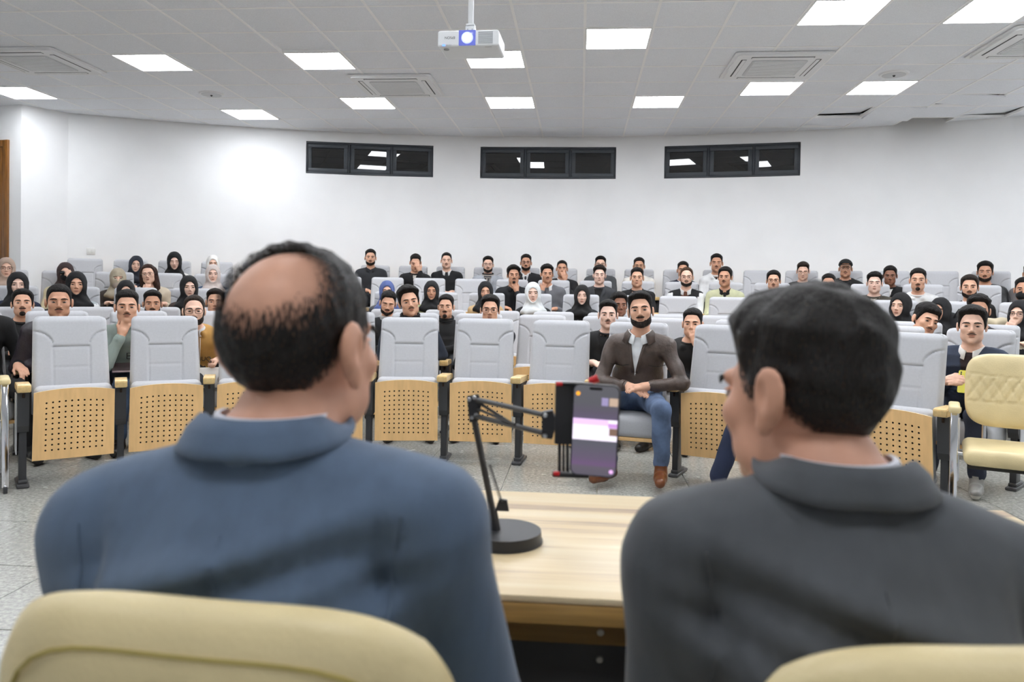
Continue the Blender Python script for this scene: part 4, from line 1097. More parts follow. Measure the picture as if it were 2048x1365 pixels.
    if sp.get('hood'):
        F.cone(nb+[-.075, .045, .005], nb+[.075, .045, .005], .05, .05, LTOP, .03); F.cone(nb+[-.08, .04, .0], nb+[-.05, -.07, -.02], .032, .025, LTOP, .02); F.cone(nb+[.08, .04, .0], nb+[.05, -.07, -.02], .032, .025, LTOP, .02)
    slv = sp.get('sleeve', LTOP)
    for i, (a, e, w) in enumerate(arms):
        u = (w-e)/np.linalg.norm(w-e)
        F.cone(a, e, .058*bulk, .047*bulk, slv, .035); F.cone(e, w-u*.035, .047*bulk, .037*bulk, slv, .02)
        F.cone(w-u*.05, w, .028, .025, LSKIN, .004)
        s = (-1, 1)[i]
        hd = sp.get('hdir_r' if s < 0 else 'hdir_l', None); hn = sp.get('hnorm_r' if s < 0 else 'hnorm_l', None)
        if hd is None: hd = u*.5+np.array([-s*.5, -.6, -.2])
        if hn is None: hn = np.array([0, .2, -1.])
        hd = np.asarray(hd, float)/np.linalg.norm(hd); hn = np.asarray(hn, float); hn = hn-hd*(hn@hd); hn /= np.linalg.norm(hn)
        sd = np.cross(hd, hn)*(1 if s < 0 else -1)
        hand(F, w, hd, hn, sd if 'flip' not in sp else -sd, LSKIN, curl=sp.get('curl', .35), S=.95*(.92 if fem else 1))
    # legs and shoes
    F.cone(hip+[-.07, -.0, .0], hip+[.07, -.0, .0], .115, .115, LTRO, .04)
    for hj, kn, an, toe in legs:
        F.cone(hj, kn, .086, .064, LTRO, .04); F.cone(kn, an+[0, .01, .05], .064, .052, LTRO, .02)
        t = np.array(toe, float); t /= np.linalg.norm(t); hl = np.array([an[0], an[1], 0])-t*.03
        z = np.array([0, 0, 1.])
        base = an[2]-.085
        F.cone(an+[0, .0, .02], an-[0, 0, .025], .040, .042, LSHOE, .01)
        F.cone(hl+z*(.045+base), hl+t*.10+z*(.045+base), .037, .040, LSHOE, .02); F.cone(hl+t*.10+z*(.04+base), hl+t*.20+z*(.036+base), .041, .033, LSHOE, .02)
        F.cone(hl+z*(.014+base), hl+t*.20+z*(.014+base), .0, .0, -1, .0)
        sl = F.sl(hl-.2, hl+np.array([.25, .25, .04]), .0)
    # neck and head
    nk = .9 if fem else 1.17 if q == 3 else 1.05
    F.cone(neck, nb+[0, .0, -.01], .052*S*nk, .058*S*nk, LSKIN, .02)
    head_prims(F, H, R, S, LSKIN, LLIP, fem=fem, ears=not sp.get('scarf'), ear=1.3 if q == 3 else 1.)
    X, Y, Z = np.ix_(F.ax, F.ay, F.az)
    zc = nb[2]+.022+.022*np.clip((Y-nb[1])/.05, -1, 1)
    m = (F.L == LSKIN) & ((X-nb[0])**2+(Y-nb[1])**2 < .13**2) & (Z < zc) & (Z > nb[2]-.10)
    F.L[m] = LTOP
    # cloth folds on the trunk and sleeves
    fa = sp.get('folds', .004)
    if fa:
        X, Y, Z = np.ix_(F.ax, F.ay, F.az); m = ((F.L == LTOP) | (F.L == LTRO)) & (np.abs(F.D) < .05)
        ii = np.nonzero(m); x, y, z = F.ax[ii[0]], F.ay[ii[1]], F.az[ii[2]]
        sd_ = sp.get('seed', 0)*1.7
        w = (np.sin(22*z+9*np.sin(7*x+sd_)+14*y+sd_)*.6+np.sin(31*(z-.6*x)+6*y+sd_*2)*.5+np.sin(40*(z+.8*x)-11*y+sd_)*.35)
        F.D[ii] += (fa*w).astype(np.float32)
    if sp.get('shape'): sp['shape'](F, dict(H=H, R=R, S=S, nb=nb, ch=ch, shd=shd, arms=arms, hip=hip))
    # open front: shirt or sweater in the V of the jacket
    v = sp.get('vneck')
    if v:
        wv, zb = v; X, Y, Z = np.ix_(F.ax, F.ay, F.az); zt = nb[2]+.0
        cx = nb[0]+(Z-nb[2])*0+(hip[0]-nb[0])*np.clip((nb[2]-Z)/(nb[2]-hip[2]), 0, 1)
        hwid = wv*np.clip((Z-(nb[2]-zb))/zb, 0, 1.2)
        m = (np.abs(X-cx) < hwid) & (Y < nb[1]+.0) & (F.L == LTOP) & (Z < nb[2]+.03); F.L[m] = LIN
        F.D[m] += .006
    if sp.get('floor_cut', True):
        X, Y, Z = np.ix_(F.ax, F.ay, F.az); F.D = np.maximum(F.D, -(Z-.002)+np.zeros_like(F.D)).astype(np.float32); mz = (Z < .028)+np.zeros(F.L.shape, bool); mm = mz & (F.L == LSHOE); F.L[mm] = LSOLE
    r = surface_nets(F)
    root = empty('person', sp['loc'], sp['rz'])
    kt = sp.get('kind', 'cloth')
    mats = [m_skin(sp.get('skin', 'mid')), mat('lips', sp.get('lip', 'a96a58'), .45), m_cloth(sp['top'], kt), m_cloth(sp.get('inner', 'e8e8e8')), m_cloth(sp.get('trousers', '1f2126'), sp.get('tkind', 'cloth')), mat('shoe', sp.get('shoe', '1c1a19'), .3, var=.1, vscale=10), mat('sole', sp.get('sole', '2a2624'), .7), m_cloth(sp.get('cuff', 'efefef'))]
    if sp.get('sleeve_col'): mats.append(m_cloth(sp['sleeve_col']))
    body = link('body', np_mesh('body', *r, mats), root)
    if sp.get('hide_face'): pass
    T_ = lambda p: tuple(H+S*(R @ np.asarray(p, float)))
    rot = Matrix(R.tolist()).to_euler()
    hm = m_hair_fade(sp.get('hairc', '14100e')) if (sp.get('hair') or {}).get('fade') else m_hair(sp.get('hairc', '14100e'))
    for s in (-1, 1):
        if not sp.get('no_eyes'):
            e = link('eye', eye_mesh(), root, T_((s*.031, -.0845, -.0005)), rot); e.scale = (.0135*S, .0085*S, (.0070 if not sp.get('sleepy') else .0035)*S)
            l = link('eyelid', lid_mesh(m_skin(sp.get('skin', 'mid'))), root, T_((s*.031, -.0830, .0042 if not sp.get('sleepy') else .0005)), rot); l.scale = (.0155*S, .0105*S, .0062*S)
        if not sp.get('no_brow'):
            b = link('eyebrow', brow_mesh(m_hair(sp.get('browc', '14100e'))), root, T_((s*.032, -.0955, .0185)), (Matrix(R.tolist()) @ Matrix.Rotation(s*.10, 3, 'Y')).to_euler()); b.scale = (s*S*(1.05), S, S*(1.05 if not fem else .7))
    if not sp.get('no_lips'):
        mb = MB()
        for c_, r_ in (((0, -.0955, -.0582), (.0215, .0085, .0042)), ((0, -.0935, -.0668), (.0180, .0095, .0050))):
            bmesh.ops.create_uvsphere(mb.bm, u_segments=12, v_segments=6, radius=1, matrix=Matrix.Translation(T_(c_)) @ Matrix(R.tolist()).to_4x4() @ Matrix.Diagonal((r_[0]*S, r_[1]*S, r_[2]*S, 1)))
        mb.obj('lips', mat('lips', sp.get('lip', 'a8705f'), .45), root)
    nbk = sp.get('neckband', sp['top'] if not (sp.get('collar') or sp.get('scarf')) else None)
    if nbk:
        ax_ = neck-nb; ax_ /= np.linalg.norm(ax_); r_ = .069*S*(.9 if fem else 1.05); up_ = sp.get('turtle', .0)
        for h_ in ((.012,) if not up_ else (.012, .03, .048)):
            MB().tube([tuple(nb+ax_*(h_+.018+.022*math.cos(2*math.pi*k/20))+np.array([r_*math.sin(2*math.pi*k/20), r_*math.cos(2*math.pi*k/20)+.002, 0])) for k in range(20)], .0105, 8, closed=True).obj('neckband', m_cloth(nbk), root)
    if vis_hands:
        for i in sp.get('fine_arms', (0, 1)):
            a_, e_, w_ = arms[i]; u_ = (w_-e_)/np.linalg.norm(w_-e_)
            MB().cyl(tuple(w_-u_*.052), tuple(w_-u_*.024), .041*bulk, .037*bulk, 18).obj('cuff', m_cloth(sp.get('cuff', sp['top']), kt if not sp.get('cuff') else 'cloth'), root)
    hs = sp.get('hair')
    hvv = (.0075, .006, .005, .0038)[q]
    if hs: link('hair', hair_mesh(H, R, S, hvv, hs, hm), root)
    if sp.get('beard'): link('beard', beard_mesh(H, R, S, hvv*.85, sp['beard'], m_hair(sp.get('beardc', '241b16'))), root)
    elif sp.get('must'):
        mb = MB().tube([T_((-.026, -.092, -.053)), T_((-.014, -.1015, -.0485)), T_((0, -.1045, -.0465)), T_((.014, -.1015, -.0485)), T_((.026, -.092, -.053))], [.0015*S, .0031*S, .0028*S, .0031*S, .0015*S], 6); mb.obj('moustache', hm, root)
    if sp.get('scarf'): link('headscarf', hijab_mesh(H, R, S, hvv, m_cloth(sp['scarf']), sp.get('scarf_style', 'hijab')), root)
    if sp.get('glasses'): glasses(H, R, S, root, mat('glasses_frame', sp['glasses'], .3))
    if sp.get('collar'): collar(root, nb, H, sp['collar'], sp.get('collar_size', 1.), S)
    if sp.get('lapel'): lapels(root, F, nb, hip, v or (.07, .25), sp['lapel'], kt, sp.get('lapel_w', .045))
    if sp.get('extra'): sp['extra'](root, F, dict(H=H, R=R, S=S, T=T_, nb=nb, ch=ch, shd=shd, arms=arms, hip=hip, legs=legs))
    tag(root, sp['label'], 'person'); return root
def surf_y(F, x, z, off=.003, rear=False):
    """front (or rear) surface of the body at (x, z)"""
    i = int(np.clip(np.searchsorted(F.ax, x), 1, len(F.ax)-1)); k = int(np.clip(np.searchsorted(F.az, z), 1, len(F.az)-1))
    i = i if abs(F.ax[i]-x) < abs(F.ax[i-1]-x) else i-1; k = k if abs(F.az[k]-z) < abs(F.az[k-1]-z) else k-1
    c = F.D[i, :, k]; j = np.nonzero(c < 0)[0]
    if len(j) == 0: return 0.
    if rear:
        j = j[-1]; t = c[j]/(c[j]-c[min(j+1, len(c)-1)]+1e-9); return float(F.ay[j]+t*(F.ay[min(j+1, len(c)-1)]-F.ay[j]))+off
    j = j[0]
    if j == 0: return float(F.ay[0])
    t = c[j-1]/(c[j-1]-c[j]); return float(F.ay[j-1]+t*(F.ay[j]-F.ay[j-1]))-off
def field_at(F, p):
    i = [int(np.clip(np.searchsorted(a, v), 0, len(a)-1)) for a, v in zip((F.ax, F.ay, F.az), p)]; return F.D[tuple(i)]
def suit_collar(root, F, nb, H, color, rad=.071, h=.043, leaf=.032):
    """jacket collar: stands around the neck and its leaf lies down on the shoulders"""
    n = 40; V = []; Fc = []; OO = []
    for k in range(n+1):
        t = -2.25+4.5*k/n; cx, cy = math.sin(t), math.cos(t); fr = max(0, (abs(t)-1.2)/1.05)
        base = nb+np.array([cx*rad, cy*rad, -.004-.03*fr]); top = nb+np.array([cx*rad*.97, cy*rad*.97-.006*(1-fr), h-.03*fr])
        fold = top+np.array([cx*.006, cy*.006, .001]); lf = leaf*(.40+.5*abs(cx)); o = nb+np.array([cx*(rad+lf), cy*(rad+lf), h])
        while o[2] > nb[2]-.14 and field_at(F, o) > .006: o[2] -= .004
        o[2] = max(o[2], fold[2]-.040); OO.append((base, top, fold, o, cx, cy))
    for k in range(n+1):
        base, top, fold, o, cx, cy = OO[k]; o = o.copy(); o[2] = np.mean([OO[min(n, max(0, k+j))][3][2] for j in range(-5, 6)])
        m1 = fold*.62+o*.38+np.array([cx*.003, cy*.003, .001]); m2 = fold*.28+o*.72+np.array([cx*.001, cy*.001, .0])
        V += [tuple(p) for p in (base, top, fold, m1, m2, o)]
    Fc = [(k*6+j, k*6+6+j, k*6+7+j, k*6+1+j) for k in range(n) for j in range(5)]
    o = link('suit_collar', MB().faces(V, Fc).mesh('suit_collar', m_cloth(color, 'suit'), angle=80), root); md = o.modifiers.new('thick', 'SOLIDIFY'); md.thickness = .0035; md.offset = 0; return o
def collar(root, nb, H, color, size, S, kind='cloth', opening=.55, name='shirt_collar', h=.034, rad=.066, spread=.02, drop=.045):
    """folded shirt collar: stand around the neck and leaf falling outward, pointed at the front"""
    n = 26; V = []; Fc = []
    ax_ = H-nb; ax_ = ax_/np.linalg.norm(ax_)
    for k in range(n+1):
        t = -math.pi+opening*.5+(2*math.pi-opening)*k/n           # 0 = back (+y), +-pi = front
        f = abs(t)/math.pi; fr = max(0, (f-.55)/.45)
        cx, cy = math.sin(t), math.cos(t)
        r1 = rad*size*S; base = nb+np.array([cx*r1*1.08, cy*r1, .0-.030*fr*size])
        top = nb+ax_*h*size*(1-.35*fr)+np.array([cx*r1*.95, cy*r1*.95, .012-.03*fr*size])
        r2 = r1+spread*size*(1-.55*fr); out = nb+np.array([cx*r2*(1.06+.05*fr), cy*r2*1.06-.014*fr, -.008-drop*size*fr])
        V += [tuple(base), tuple(top), tuple(top+np.array([cx, cy, 0])*.004), tuple(out)]
    for k in range(n):
        for j in range(3): a = k*4+j; Fc.append((a, a+4, a+5, a+1))
    mb = MB().faces(V, Fc); me = mb.mesh(name, m_cloth(color, kind), angle=50); o = link(name, me, root)
    s = o.modifiers.new('thick', 'SOLIDIFY'); s.thickness = .0025; s.offset = 0
    return o
def lapels(root, F, nb, hip, v, color, kind='cloth', wl=.045):
    wv, zb = v
    for s in (-1, 1):
        V = []; n = 9
        for k in range(n+1):
            t = k/n; z = nb[2]+.015-t*(zb*.93); ix = wv*max(0, (z-(nb[2]-zb))/zb)
            cx = nb[0]+(hip[0]-nb[0])*max(0, (nb[2]-z)/(nb[2]-hip[2]))
            wd = wl*(1.0-.75*t)*(1.25 if .25 < t < .4 else 1.)+.004 if wl > .03 else wl
            if t < .12: wd *= .6
            xi, xo = cx+s*(ix-.004), cx+s*(ix+wd)
            V.append((xi, surf_y(F, xi, z, .007), z)); V.append((xo, surf_y(F, xo, z, .009), z))
        Fc = [(2*k, 2*k+1, 2*k+3, 2*k+2) for k in range(n)]
        o = link('lapel', MB().faces(V, Fc).mesh('lapel', m_cloth(color, kind)), root); md = o.modifiers.new('thick', 'SOLIDIFY'); md.thickness = .004; md.offset = 0
HS = {
 'short': dict(side=.004, top=.019, curl=.0012), 'crop': dict(side=.003, top=.012, curl=.001), 'quiff': dict(side=.004, top=.020, quiff=.012, curl=.0015),
 'curly': dict(side=.006, top=.026, quiff=.006, curl=.0045, cf=120.), 'thick': dict(side=.010, top=.026, quiff=.004, curl=.002),
 'swept': dict(side=.012, top=.030, quiff=.010, curl=.003, cf=60.), 'long': dict(side=.012, top=.014, long=True, curl=.0015),
 'receding': dict(side=.004, top=.012, line=.012), 'fringe': dict(side=.010, top=.026, line=-.022, curl=.002), 'round': dict(side=.010, top=.022, curl=.001)}
# ------------------------------------------------------------------ the audience
OCC = {}
def chin(side, dx=0., dz=0., over=False):
    """hand brought up to chin / mouth / face; filled in once the head position is known"""
    return dict(pose='chin', side=side, dx=dx, dz=dz)
def seat(row, px, py, label, lean=0., y=0., p=0., r=0., n=None, pose=None, who=None, **kw):
    """seat a person in a row; px,py = middle of the head in the photograph"""
    if n is None:
        n = min(range(PH[row][2], PH[row][3]+1), key=lambda i: abs(project(row_pt(row, chair_t(row, i), .0)[:2]+(ROWS[row][2]+1.1,))[0]-px))
    while (row, n) in OCC: n += 1
    t = chair_t(row, n); x0, y0, z0 = row_pt(row, t); Yc, R_, _ = ROWS[row]
    hw = on_cyl(px, py, AX, Yc-R_, R_-.03-lean)
    dx, dy = hw[0]-x0, hw[1]-y0; c, s = math.cos(t), math.sin(t)
    lx, ly = c*dx-s*dy, s*dx+c*dy                      # world -> local (root turned by -t)
    H = np.array([lx, ly, hw[2]-z0])
    cx, cy = -x0, -y0; fx, fy = c*(cx)-s*cy-H[0], s*cx+c*cy-H[1]
    yaw = math.atan2(fx, -fy)+y
    sp = dict(loc=(x0, y0, z0), rz=-t, head=H, yaw=yaw, pitch=p, roll=r, label=label, q=2 if row == 1 else 1 if row in (2, 3) else 0, hip=(lx*.25, .02-.15*max(0, lean-.1), .535), seed=n*3+row)
    sp.update(kw)
    if lean > .12: sp['nb'] = (lx*.9, ly+.085, H[2]-.165)
    if pose in ('chin_r', 'chin_l', 'mouth_r', 'mouth_l', 'face_l', 'face_r', 'neck_r'):
        sd = -1 if pose.endswith('_r') else 1; k = 'r' if sd < 0 else 'l'
        Rm = rotm(yaw, p, r); off = {'chin': (sd*.035, -.085, -.205), 'mouth': (sd*.05, -.125, -.165), 'face': (sd*.06, -.15, -.09), 'neck': (sd*.06, -.06, -.21)}[pose[:-2]]
        w = H+Rm @ np.array(off); sp['hand_'+k] = tuple(w); sp['hdir_'+k] = tuple(Rm @ np.array((-sd*.35, .05, 1.))); sp['hnorm_'+k] = tuple(Rm @ np.array((0, 1., .15)))
        sp['pole_'+k] = (sd*.35, -.2, -1.); sp['hands_fine'] = True; sp['fine_arms'] = (0,) if sd < 0 else (1,); sp['curl'] = .75 if pose[:4] in ('chin', 'neck') else .3
    if pose == 'cross':
        b = H[2]-.40; sp['hand_r'] = (lx+.13, -.20, b); sp['hand_l'] = (lx-.12, -.24, b-.03); sp['hdir_r'] = (1, .1, .15); sp['hdir_l'] = (-1, .2, .1); sp['hands_fine'] = True; sp['hnorm_r'] = (0, 1, 0); sp['hnorm_l'] = (0, 1, 0)
    OCC[row, n] = who or label
    return make_person('person', sp)
W_, K_, NV, GR = 'eeeeee', '17181b', '1f2838', '6d6f74'
def short(label): return label
# --- last row
seat(6, 741, 516, 'man with short beard in a dark jacket, leftmost man of the last row', hair=HS['short'], beard='short', top='2c2e33', skin='mid', collar='2c2e33', who='first man at the left of the last row')
seat(6, 831, 526, 'man in black covering his face with one hand, last row', lean=.12, p=.25, pose='face_l', hair=HS['short'], top=K_, inner='d8d5cd', vneck=(.03, .12), skin='mid', who='man covering his face in the last row')
seat(6, 893, 522, 'man in a black sweater with white shirt collar, last row', hair=HS['crop'], top=K_, collar=W_, skin='light', must=True, who='man in black sweater with white collar, last row')
def striped_scarf(root, F, g):
    nb = g['nb']; cols = ['2a2a2e', 'b9b0a6', '4a4a50', '8e8a86']
    for j, c in enumerate(cols):
        r_ = .074+.003*j; MB().tube([tuple(nb+np.array([r_*math.sin(2*math.pi*k/22), r_*math.cos(2*math.pi*k/22), .045-.016*j+.012*math.cos(2*math.pi*k/22)])) for k in range(22)], .013, 8, closed=True).obj('scarf_loop', m_cloth(c), root)
    for j, c in enumerate(cols):
        x = nb[0]-.03+.02*j; zs_ = [nb[2]-.02-.035*i for i in range(8)]
        MB().tube([(x, surf_y(F, x, z, .006), z) for z in zs_], .011, 6).obj('scarf_end', m_cloth(c), root)
seat(6, 976, 530, 'man with glasses in a pale grey blazer and striped scarf, last row', hair=HS['quiff'], beard='short', glasses='3a3550', top='a9adb4', inner='2b2b2e', vneck=(.05, .25), lapel='a9adb4', skin='light', extra=striped_scarf, neckband=None, who='man with striped scarf in the last row')
def tie(c):
    def f(root, F, g):
        nb = g['nb']; V = []; Fc = []
        pr_f = [(.0, .012), (-.03, .016), (-.045, .012), (-.12, .02), (-.2, .026)]
        for dz, w in pr_f:
            for s in (-1, 1): V.append((nb[0]+s*w, surf_y(F, nb[0], nb[2]+dz-.02, .006), nb[2]+dz-.02))
        Fc = [(2*i, 2*i+1, 2*i+3, 2*i+2) for i in range(len(pr_f)-1)]
        o = link('tie', MB().faces(V, Fc).mesh('tie', m_cloth(c)), root); md = o.modifiers.new('thick', 'SOLIDIFY'); md.thickness = .004
    return f
seat(6, 1052, 526, 'man with glasses in a black blazer and tie, last row', hair=HS['short'], beard='short', glasses='2c2a48', top='1c1d21', inner=W_, vneck=(.05, .22), lapel='1c1d21', collar=W_, skin='tan', extra=tie('23242a'), who='man with glasses and tie in the last row')
seat(6, 1124, 538, 'man in a black sweater with a hand over his mouth, last row', lean=.08, pose='mouth_l', hair=HS['crop'], top=K_, collar='d9d9d9', skin='tan', who='man with hand over mouth, last row')
seat(6, 1201, 530, 'man with glasses in a grey jacket half hidden behind a seated man, last row', hair=HS['quiff'], glasses='26262a', top='4b4d50', inner=W_, vneck=(.05, .2), collar=W_, skin='light', who='man in grey jacket half hidden, last row')
seat(6, 1278, 533, 'man with glasses in a cream shirt half hidden, last row', hair=HS['short'], glasses='8a7a50', top='e4e0d8', skin='tan', who='man in cream shirt, last row')
seat(6, 1366, 541, 'man in navy with only dark hair showing above the bearded man, last row', hair=HS['short'], top='20273a', collar='d8dce4', skin='tan', who='man in navy, last row')
seat(6, 1433, 527, 'man in a white hoodie, tallest in the last row', hair=HS['short'], top='e2e3e4', hood=True, inner='1c1c1e', vneck=(.04, .06), must=True, skin='tan', S=1.06, who='man in white hoodie, last row')
seat(6, 1606, 543, 'man with glasses looking down, dark jacket, last row', p=.2, hair=HS['quiff'], hairc='2a201a', glasses='3c3432', top='2e2e2f', skin='light', sleepy=True, who='man with glasses looking down, last row')
def cap(root, F, g):
    H, R, S, T_ = g['H'], g['R'], g['S'], g['T']; m = m_cloth('131315')
    mb = MB(); M = Matrix.Translation(tuple(H)) @ Matrix(R.tolist()).to_4x4()
    bmesh.ops.create_uvsphere(mb.bm, u_segments=20, v_segments=12, radius=1, matrix=M @ Matrix.Translation((0, .008, .045)) @ Matrix.Diagonal((.088, .106, .088, 1)))
    bmesh.ops.bisect_plane(mb.bm, geom=list(mb.bm.verts)+list(mb.bm.edges)+list(mb.bm.faces), plane_co=T_((0, 0, .05)), plane_no=tuple(R @ np.array([0, -.25, -1.])), clear_outer=True)
    o = mb.obj('cap', m, root)
    V = []; n = 12
    for k in range(n+1):
        a = -1.1+2.2*k/n
        for rr, dz in ((.092, .055), (.15, .045)): V.append(T_((math.sin(a)*.082, -.012-math.cos(a)*rr, dz)))
    o2 = link('cap_peak', MB().faces(V, [(2*k, 2*k+1, 2*k+3, 2*k+2) for k in range(n)]).mesh('cap_peak', m), o); md = o2.modifiers.new('t', 'SOLIDIFY'); md.thickness = .003
seat(6, 1691, 538, 'man in a black cap, glasses and black hoodie, last row', hair=HS['crop'], glasses='4a4a4c', top='19191b', hood=True, must=True, skin='tan', extra=cap, who='man in black cap, last row')
seat(6, 1780, 552, 'dark-skinned man leaning forward in black, last row', lean=.2, p=.1, hair=dict(side=.006, top=.018, curl=.003, cf=150.), top='161719', inner=W_, vneck=(.035, .1), skin='dark', who='dark-skinned man in black')
seat(6, 1970, 545, 'bearded man in a black leather jacket, last row', hair=HS['thick'], beard='short', top='1d1e21', kind='leather', inner='141416', vneck=(.05, .2), skin='tan', S=1.04, who='bearded man in black leather jacket, last row')
seat(6, 2062, 548, 'person in a grey coat cut by the right edge, last row', hair=HS['short'], top='6e6a6a', skin='tan', who='person in grey coat at the right edge, last row')
seat(6, 272, 530, 'woman in navy headscarf and blazer with white shirt, last row', fem=True, r=.1, scarf='262a35', top='252a38', inner=W_, vneck=(.06, .3), lapel='252a38', skin='light', n=-11, who='woman in navy headscarf, last row')
seat(6, 349, 523, 'woman in black headscarf and white top looking down, last row', fem=True, p=.12, sleepy=True, scarf='101013', top='e3e1dd', skin='pale', S=1.06, n=-10, who='woman in black headscarf and white top, last row')
seat(6, 426, 528, 'woman in white headscarf behind the pale pink scarf, last row', fem=True, scarf='e6e4e0', top='e0dcd4', skin='light', n=-9, who='woman in white headscarf, last row')
# --- fifth row
seat(5, 13, 537, 'woman in beige headscarf and glasses at the left edge, fifth row', fem=True, scarf='b7a090', glasses='6a5a50', top='cbb8a6', skin='light', n=-12, who='woman in beige headscarf at the left edge')
def mask_and_shades(c):
    def f(root, F, g):
        T_, S, R, H = g['T'], g['S'], g['R'], g['H']
        mb = MB(); bmesh.ops.create_uvsphere(mb.bm, u_segments=16, v_segments=10, radius=1, matrix=Matrix.Translation(T_((0, -.047, -.056))) @ Matrix(R.tolist()).to_4x4() @ Matrix.Diagonal((.067*S, .078*S, .054*S, 1)))
        mb.obj('face_mask', m_cloth(c), root)
    return f
def shades(root, F, g):
    mask_and_shades('16171a')(root, F, g); T_ = g['T']; m = mat('dark_lens', '10151a', .1)
    for s in (-1, 1): MB().sph((0, 0, 0), 1, 12, M=Matrix.Translation(T_((s*.034, -.108, -.002))) @ Matrix(g['R'].tolist()).to_4x4() @ Matrix.Diagonal((.026, .006, .019, 1))).obj('sunglass_lens', m, root)
seat(5, 131, 546, 'woman in brown headscarf, sunglasses and black mask, beige trench coat', fem=True, scarf='3c2d2c', top='d6caa9', pose='face_l', extra=shades, glasses='15181a', skin='light', n=-11, who='woman in brown headscarf and sunglasses')
seat(5, 236, 557, 'woman with face covered by a beige veil, dark brown robe, fifth row', fem=True, lean=.08, scarf='a79c88', scarf_style='niqab', top='3a322d', skin='light', n=-10, extra=lambda root, F, g: MB().sph((0, 0, 0), 1, 16, M=Matrix.Translation(g['T']((0, -.055, -.07))) @ Matrix(g['R'].tolist()).to_4x4() @ Matrix.Diagonal((.07, .068, .08, 1))).obj('face_veil', m_cloth('a2968a'), root), who='woman with beige face veil')
seat(5, 297, 549, 'woman with long brown hair and glasses resting her chin, beige sweater', fem=True, y=-.15, r=-.12, lean=.1, pose='chin_r', hair=HS['long'], hairc='3a241d', browc='2a1a14', glasses='7a6a60', top='c3b6a1', skin='light', n=-9, who='woman with long brown hair')
seat(5, 426, 549, 'woman in pale pink headscarf and denim jacket over black, fifth row', fem=True, scarf='c9bdb8', top='2f4763', kind='denim', inner='141416', vneck=(.07, .2), skin='pale', n=-8, who='woman in pale pink headscarf and denim jacket')
seat(5, 1027, 551, 'young man in a black jacket touching his chin, fifth row', y=.1, lean=.06, pose='chin_l', hair=HS['swept'], beard='goatee', top='1a1c21', inner='141517', vneck=(.05, .3), collar='1a1c21', skin='tan', who='young man in black jacket touching his chin')
seat(5, 1094, 549, 'man in a grey sweater and white collar with a hand at his neck', y=.1, lean=.04, pose='neck_r', hair=HS['curly'], must=True, top='6f7075', collar=W_, skin='tan', who='man in grey sweater, hand at his neck')
seat(5, 1199, 551, 'young clean-shaven man in a dark grey coat, fifth row', hair=HS['curly'], hairc='201712', top='3f4145', inner='19191b', vneck=(.06, .25), lapel='3f4145', skin='pale', who='young clean-shaven man in dark coat')
seat(5, 1274, 556, 'man in a black jacket looking ahead, right of the clean-shaven man', hair=HS['short'], top='18191b', skin='mid', S=1.05, who='man in black jacket, fifth row')
seat(5, 1373, 555, 'man with glasses in a black vest over white sleeves and brown sweater', hair=HS['receding'], hairc='4a3322', browc='3a2a1e', beard='short', glasses='5a4a40', top='1a1b1e', inner='6a4331', vneck=(.055, .3), collar=W_, sleeve=8, sleeve_col='eceef0', skin='light', S=1.05, who='man in black vest with white sleeves')
seat(5, 1450, 555, 'man in a cream and olive sweater with dark collar, fifth row', y=-.15, hair=HS['round'], must=True, top='c9cba6', collar='17181a', inner='17181a', vneck=(.04, .1), skin='tan', S=1.03, who='man in cream sweater')
seat(5, 1547, 562, 'man with glasses partly hidden behind the suited man, fifth row', hair=HS['round'], glasses='202022', must=True, top='3a3a3c', skin='mid', who='man with glasses partly hidden by the suited man')
seat(5, 1657, 569, 'man in the fifth row with only his hair above the suited man', hair=HS['short'], top='35373b', skin='tan', who='man of whom only the hair shows')
seat(5, 1749, 567, 'curly-haired young man in a brown jacket, fifth row', lean=.06, hair=HS['curly'], top='4d4a42', inner='d8d2c6', vneck=(.035, .12), skin='pale', who='curly-haired young man in brown jacket')
seat(5, 1836, 561, 'man with thin moustache in a white hoodie, fifth row', lean=.1, hair=dict(side=.003, top=.020, curl=.004, cf=110.), beard='goatee', top='dfe0e0', hood=True, skin='mid', S=1.05, who='man with moustache in white hoodie')
seat(5, 1939, 575, 'bearded man in a black suit with white shirt and pale tie', lean=.1, hair=HS['round'], hairc='2b211b', beard='short', top='151618', inner='f0f0ee', vneck=(.06, .28), lapel='151618', collar='f2f2f2', skin='mid', S=1.06, extra=tie('d5d8dc'), who='bearded man in black suit')
seat(5, 2047, 580, 'man in a black face mask cut by the right edge, fifth row', lean=.08, hair=HS['short'], top='1e2228', extra=mask_and_shades('131416'), skin='tan', S=1.03, who='man in black mask at the right edge')
# --- fourth row
seat(4, 36, 570, 'woman in black headscarf and navy jacket, leftmost of the fourth row', fem=True, scarf='141416', top='232b45', skin='pale', S=1.05, who='woman in black headscarf at far left, fourth row')
seat(4, 153, 569, 'woman in black headscarf with white shirt and grey vest', fem=True, lean=.05, scarf='111114', top='a9b2b6', inner='eef0f2', vneck=(.06, .14), collar='f0f2f4', sleeve=8, sleeve_col='eaeced', skin='mid', S=1.08, who='woman in black headscarf and grey vest')
seat(4, 252, 584, 'woman in black headscarf, face half hidden behind the man in green', fem=True, lean=.02, scarf='141417', top='1c1d22', skin='light', who='woman half hidden behind the man in green')
seat(4, 378, 575, 'woman in black headscarf and brown jacket with white collar', fem=True, y=.1, scarf='131315', top='40342e', inner=W_, vneck=(.04, .1), collar='f0f0f0', skin='pale', S=1.05, who='woman in black headscarf and brown jacket')
seat(4, 774, 583, 'woman in blue headscarf behind the drowsy man', fem=True, scarf='55659a', top='2a2c31', kind='leather', skin='light', who='woman in blue headscarf')
seat(4, 863, 583, 'woman in black headscarf and olive green jacket, fourth row', fem=True, scarf='141416', top='9aa074', inner='141416', vneck=(.06, .3), skin='tan', who='woman in olive green jacket')
